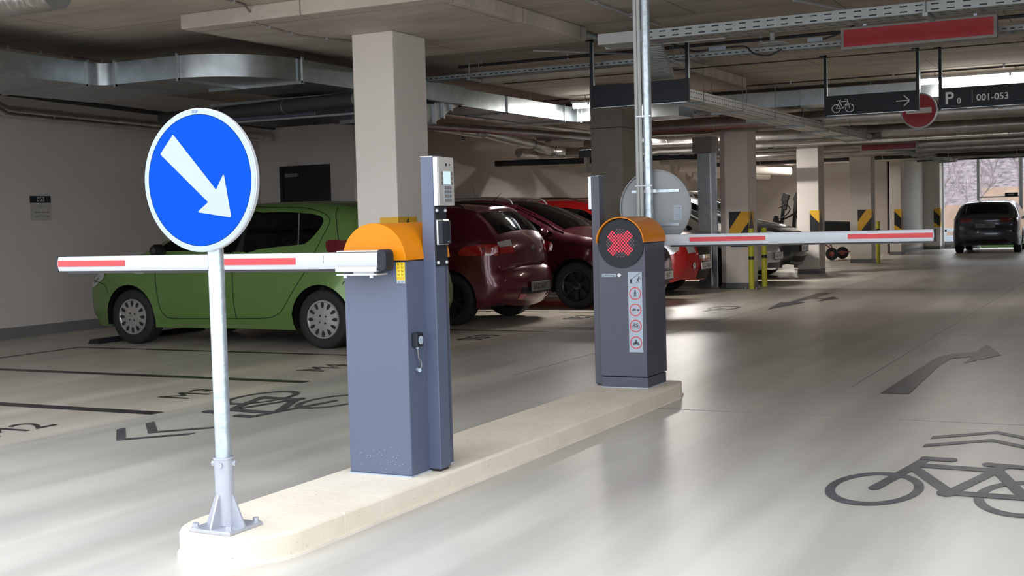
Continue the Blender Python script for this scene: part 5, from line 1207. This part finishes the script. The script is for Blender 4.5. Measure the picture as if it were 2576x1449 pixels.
# ---------------------------------------------------------------- bollards, wheel stop, carrier, wheelbarrow
def bollard(x, y, label):
    t = thing('yellow_bollard', label, 'bollard', (x, y, 0))
    build('pipe', MB().cyl((x, y, 0), (x, y, 1.02), .046, 24), 'yellowb', t, smooth=True)
    b = MB()
    for z in (.78, .50): b.cyl((x, y, z), (x, y, z+.055), .0475, 24)
    build('black_band', b, 'warnblack', t, smooth=True)
    build('foot_plate', MB().box(x-.12, x+.12, y-.08, y+.08, 0, .008), 'ledframe', t)
    for sx in (-.09, .09): build('bolt', MB().cyl((x+sx, y-.05, .008), (x+sx, y-.05, .03), .011, 6), 'silver', t)
bollard(-5.965, 20.55, 'yellow bollard with black bands, the nearer of the pair at the cream column')
bollard(-5.93, 21.22, 'yellow bollard with black bands, the farther of the pair at the cream column')
bollard(-5.86, 31.0, 'single yellow bollard with black bands at the distant column')
ws = MB().prism([(10.35, 0), (10.40, .0), (11.95, .0), (12.0, 0), (11.93, .045), (10.55, .045)], -10.62, -10.44, 'x')
tag(build('wheel_stop', MB().prism([(-10.64, 0), (-10.46, 0), (-10.50, .05), (-10.60, .05)], 10.33, 12.1, 'y'), 'rubber', bevel=.006), 'black rubber wheel stop under the green car front wheel', 'wheel stop')
# bicycle carrier stored upright
t = thing('bicycle_carrier', 'black folded bicycle carrier standing upright behind the graphite car', 'bicycle carrier', (-7.75, 28.4, 0))
mb = MB()
for x in (-8.0, -7.72):
    mb.obox((x+.08, 28.4, 1.20), .07, .10, 1.05, Matrix.Rotation(.10, 3, 'Y')); mb.obox((x+.16, 28.4, 1.68), .15, .12, .18, Matrix.Rotation(.35, 3, 'Y'))
build('upright_arm', mb, 'tubblack', t, bevel=.01)
build('wheel_tray', MB().prism([(-8.35, .02), (-7.95, .02), (-8.02, 1.22), (-8.10, 1.22)], 28.33, 28.47, 'y').prism([(-7.66, .02), (-7.42, .02), (-7.48, .9), (-7.55, .95)], 28.33, 28.47, 'y'), 'tubblack', t, bevel=.02)
build('strap', MB().tube(catmull([(-7.98, 28.3, 1.45), (-7.80, 28.3, 1.52), (-7.72, 28.3, 1.40), (-7.85, 28.3, 1.25), (-8.0, 28.3, 1.18), (-7.82, 28.3, 1.0), (-7.9, 28.3, .85)], 5), .012, 8).tube(catmull([(-7.6, 28.3, 1.3), (-7.5, 28.3, 1.1), (-7.55, 28.3, .9), (-7.48, 28.3, .7)], 5), .012, 8).tube([(-8.0, 28.35, 1.12), (-7.55, 28.35, 1.36)], .02, 8), 'tubblack', t)
build('clamp', MB().obox((-7.84, 28.35, 1.50), .10, .08, .20, Matrix.Rotation(.2, 3, 'Y')), 'tubblack', t, bevel=.01)
for ch in t.children: ch.location.x += .42; ch.location.z -= .06
for ch in t.children:
    if ch.name.startswith('wheel_tray'): ch.location.z = 0
t = thing('wheelbarrow', 'two wheeled barrow with black tub and red frame before the cream wall', 'wheelbarrow', (-7.3, 33.9, 0))
tub = [(-7.62,.60),(-7.02,.56),(-6.98,.88),(-7.80,.92)]
build('tub', MB().add([(-7.66,33.5,.60),(-7.0,33.5,.56),(-6.9,33.4,.97),(-7.84,33.4,1.02),(-7.66,34.1,.60),(-7.0,34.1,.56),(-6.9,34.2,.97),(-7.84,34.2,1.02)], [(0,1,2,3),(4,7,6,5),(0,4,5,1),(1,5,6,2),(3,7,4,0)]), 'tubblack', t, bevel=.02)
build('tub_rim', MB().tube([(-6.9,33.4,.97),(-7.84,33.4,1.02),(-7.84,34.2,1.02),(-6.9,34.2,.97),(-6.9,33.4,.97)], .018, 8), 'tubblack', t)
build('frame', MB().tube([(-7.95,33.55,.62),(-7.72,33.55,.42),(-7.45,33.55,.20),(-6.95,33.55,.22)], .018, 8).tube([(-7.62,33.5,.60),(-7.5,33.5,.2)], .02, 8).tube([(-7.45,33.5,.2),(-7.1,34.3,.2)], .02, 8).tube([(-7.1,33.7,.56),(-7.05,33.9,.2)], .016, 8), 'wheelbarrow_red', t)
for (x, y) in ((-7.50, 33.35), (-7.42, 34.25)):
    w_ = build('wheel', MB().lathe([(.07, -.04), (.13, -.045), (.16, -.03), (.165, 0), (.16, .03), (.13, .045), (.07, .04)], (x, y, .165), 'y', 28), 'rubber', t, smooth=True)
    build('wheel_hub', MB().lathe([(.075, -.03), (.07, -.02), (.02, -.03), (.001, -.03)], (x, y, .165), 'y', 20), 'wheelbarrow_red', w_, smooth=True)
t = thing('wall_camera', 'small black camera on the raw pillar above the maroon car', 'camera', (-6.55, 15.4, 2.15))
build('camera_body', MB().box(-6.72, -6.525, 15.2, 15.34, 2.06, 2.16), 'black', t, bevel=.01); build('bracket', MB().box(-6.64, -6.60, 15.2, 15.3, 1.9, 2.06).box(-6.74, -6.525, 15.22, 15.28, 1.86, 1.91), 'raw_col', t)
t = thing('emergency_plate', 'small white plate with a dark pictogram hanging from the lit duct', 'sign', (-7.0, 16.68, 2.6))
build('panel', MB().box(-7.10, -6.88, 16.68, 16.70, 2.70, 2.86), 'white', t); build('pictogram', MB().box(-7.05, -6.94, 16.675, 16.68, 2.74, 2.82), 'ledframe', t)

# ---------------------------------------------------------------- facade opening and outdoors
t = thing('facade_glazing', 'tall glazed facade frame with two slim posts at the exit opening', 'window', (-2, YE, 0))
build('mullion', MB().box(-4.94, -4.86, YE-.06, YE+.06, 0, 2.95).box(-3.70, -3.58, YE-.06, YE+.06, 0, 2.95).box(.2, .3, YE-.06, YE+.06, 0, 2.95), 'frame_alu', t)
build('transom', MB().box(-4.9, -3.6, YE-.03, YE+.03, 1.60, 1.64), 'frame_alu', t)
build('glass_pane', MB().add([(-5.95, YE, .24), (-4.94, YE, .24), (-4.94, YE, 2.95), (-5.95, YE, 2.95)], [(0,1,2,3)]).add([(-4.86, YE, .02), (-3.70, YE, .02), (-3.70, YE, 2.95), (-4.86, YE, 2.95)], [(0,1,2,3)]), 'clear', t)
s = build('notice_box', MB().box(-4.10, -3.72, YE-.10, YE-.06, 1.62, 1.74), 'signblack', t); build('notice_lettering', MB().box(-4.0, -3.83, YE-.105, YE-.10, 1.66, 1.70), 'grey_plastic', s)
struct('trim_3', MB().box(-6.0, -4.9, YE+.05, YE+.35, 0, .23), 'kerb_grey', 'grey concrete upstand below the exit glazing')
struct('ground', MB().box(-40, 40, YE+.3, 64, -.3, -.02).box(-30, 30, -40, -14, -.3, -.02), 'asphalt', 'outdoor ground beyond the exit opening')
tag(build('lawn', MB().box(-30, 8, YE+.8, YE+3.2, -.02, .10), 'grass'), 'strip of green grass outside the exit', 'grass', kind='stuff')
tag(build('kerb_strip', MB().box(-40, 40, 52, 52.4, 0, .22), 'white'), 'pale kerb line across the outdoor path', 'kerb')
tag(build('guard_rail', MB().box(-40, 40, 50, 50.1, .42, .55).box(-9, -8.9, 50, 50.1, 0, .5).box(-7, -6.9, 50, 50.1, 0, .5), 'galv'), 'grey metal guard rail outside behind the grass', 'guard rail')
tag(build('retaining_wall', MB().box(-40, -6.4, 58, 58.6, 0, 1.45).box(-6.4, 40, 57, 57.6, 0, 2.15), 'stonewall'), 'pale orange retaining wall outdoors at the foot of the slope', 'wall')
# hillside, gently uneven
mb = MB(); nx, ny = 30, 14; vs = []
for j in range(ny+1):
    for i in range(nx+1):
        x = -50+100*i/nx; y = 58.7+26*j/ny; vs.append((x, y, .9+9.5*(j/ny)**1.0+random.uniform(-.3, .3)))
mb.add(vs, [(j*(nx+1)+i, j*(nx+1)+i+1, (j+1)*(nx+1)+i+1, (j+1)*(nx+1)+i) for j in range(ny) for i in range(nx)])
hs = build('hillside', mb, 'slope', smooth=True); hs['kind'] = 'structure'; hs['label'] = 'brown winter hillside outside the exit'
def bare_tree(x, y, z, h, lab, seed, group='bare trees on the hillside'):
    rnd = random.Random(seed); mb = MB()
    def br(p, d, L, r, lev):
        q = p+d*L; mb.cyl(p, q, r, 5, r*.65, False)
        if lev == 0: return
        for k in range(3 if lev > 1 else 4):
            nd = (d+Vector((rnd.uniform(-.7, .7), rnd.uniform(-.7, .7), rnd.uniform(-.1, .5)))).normalized()
            br(p.lerp(q, rnd.uniform(.45, 1)), nd, L*rnd.uniform(.55, .75), r*.55, lev-1)
    br(Vector((x, y, z)), Vector((rnd.uniform(-.1, .1), 0, 1)).normalized(), h*.35, .016*h, 4)
    o = build('bare_tree', mb, 'bark'); tag(o, lab, 'tree', group); return o
bare_tree(-7.1, 50.5, 0, 4.2, 'small bare tree outside left of the exit posts', 1, None)
bare_tree(-6.4, 53, 0, 4.0, 'slender bare tree outside behind the left exit post', 2, None)
for i in range(64):
    x = -17+i*.36+random.uniform(-.3, .3); yy = random.uniform(59.5, 78); zz = .9+9.5*(yy-58.7)/26
    bare_tree(x, yy, zz-.2, random.uniform(2.0, 3.8), 'bare leafless tree on the brown hillside beyond the exit', 10+i)
mb = MB()
for i in range(60):
    x = -16+i*.42; mb.cyl((x, 69, 3.9+random.uniform(-.3, .3)), (x+random.uniform(-.2, .2), 69, 8.5+random.uniform(-1, 1.5)), random.uniform(.04, .09), 5)
tag(build('tree_line', mb, 'bark'), 'dense row of pale upright trunks high on the hillside', 'trees', kind='stuff')
t = thing('red_signpost', 'thin red post with a small sign outside left of the exit', 'signpost', (-7.6, 51, 0))
build('post', MB().cyl((-7.55, 51, 0), (-7.55, 51, 1.75), .035, 8), 'red', t); build('sign_plate', MB().box(-7.72, -7.42, 50.95, 50.98, 1.55, 1.85), 'red', t)

# ---------------------------------------------------------------- world and view
w = bpy.data.worlds.new('world'); bpy.context.scene.world = w; w.use_nodes = True
nt = w.node_tree; N, L = nt.nodes, nt.links; bg = N['Background']
tc = N.new('ShaderNodeTexCoord'); sp = N.new('ShaderNodeSeparateXYZ'); L.new(tc.outputs['Generated'], sp.inputs[0])
rp = N.new('ShaderNodeValToRGB'); rp.color_ramp.elements[0].position = 0; rp.color_ramp.elements[0].color = (.90, .945, 1, 1); rp.color_ramp.elements[1].position = 1; rp.color_ramp.elements[1].color = (.82, .90, 1, 1)
L.new(sp.outputs['Z'], rp.inputs['Fac']); L.new(rp.outputs[0], bg.inputs['Color']); bg.inputs['Strength'].default_value = 2.15
sc = bpy.context.scene
sc.view_settings.view_transform = 'Standard'; sc.view_settings.look = 'None'; sc.view_settings.gamma = 1; sc.view_settings.exposure = 0.75; sc.view_settings.use_curve_mapping = False
sc.cycles.max_bounces = 7; sc.cycles.diffuse_bounces = 5; sc.cycles.glossy_bounces = 4; sc.cycles.transparent_max_bounces = 12
sc.cycles.sample_clamp_indirect = 6; sc.cycles.use_denoising = True
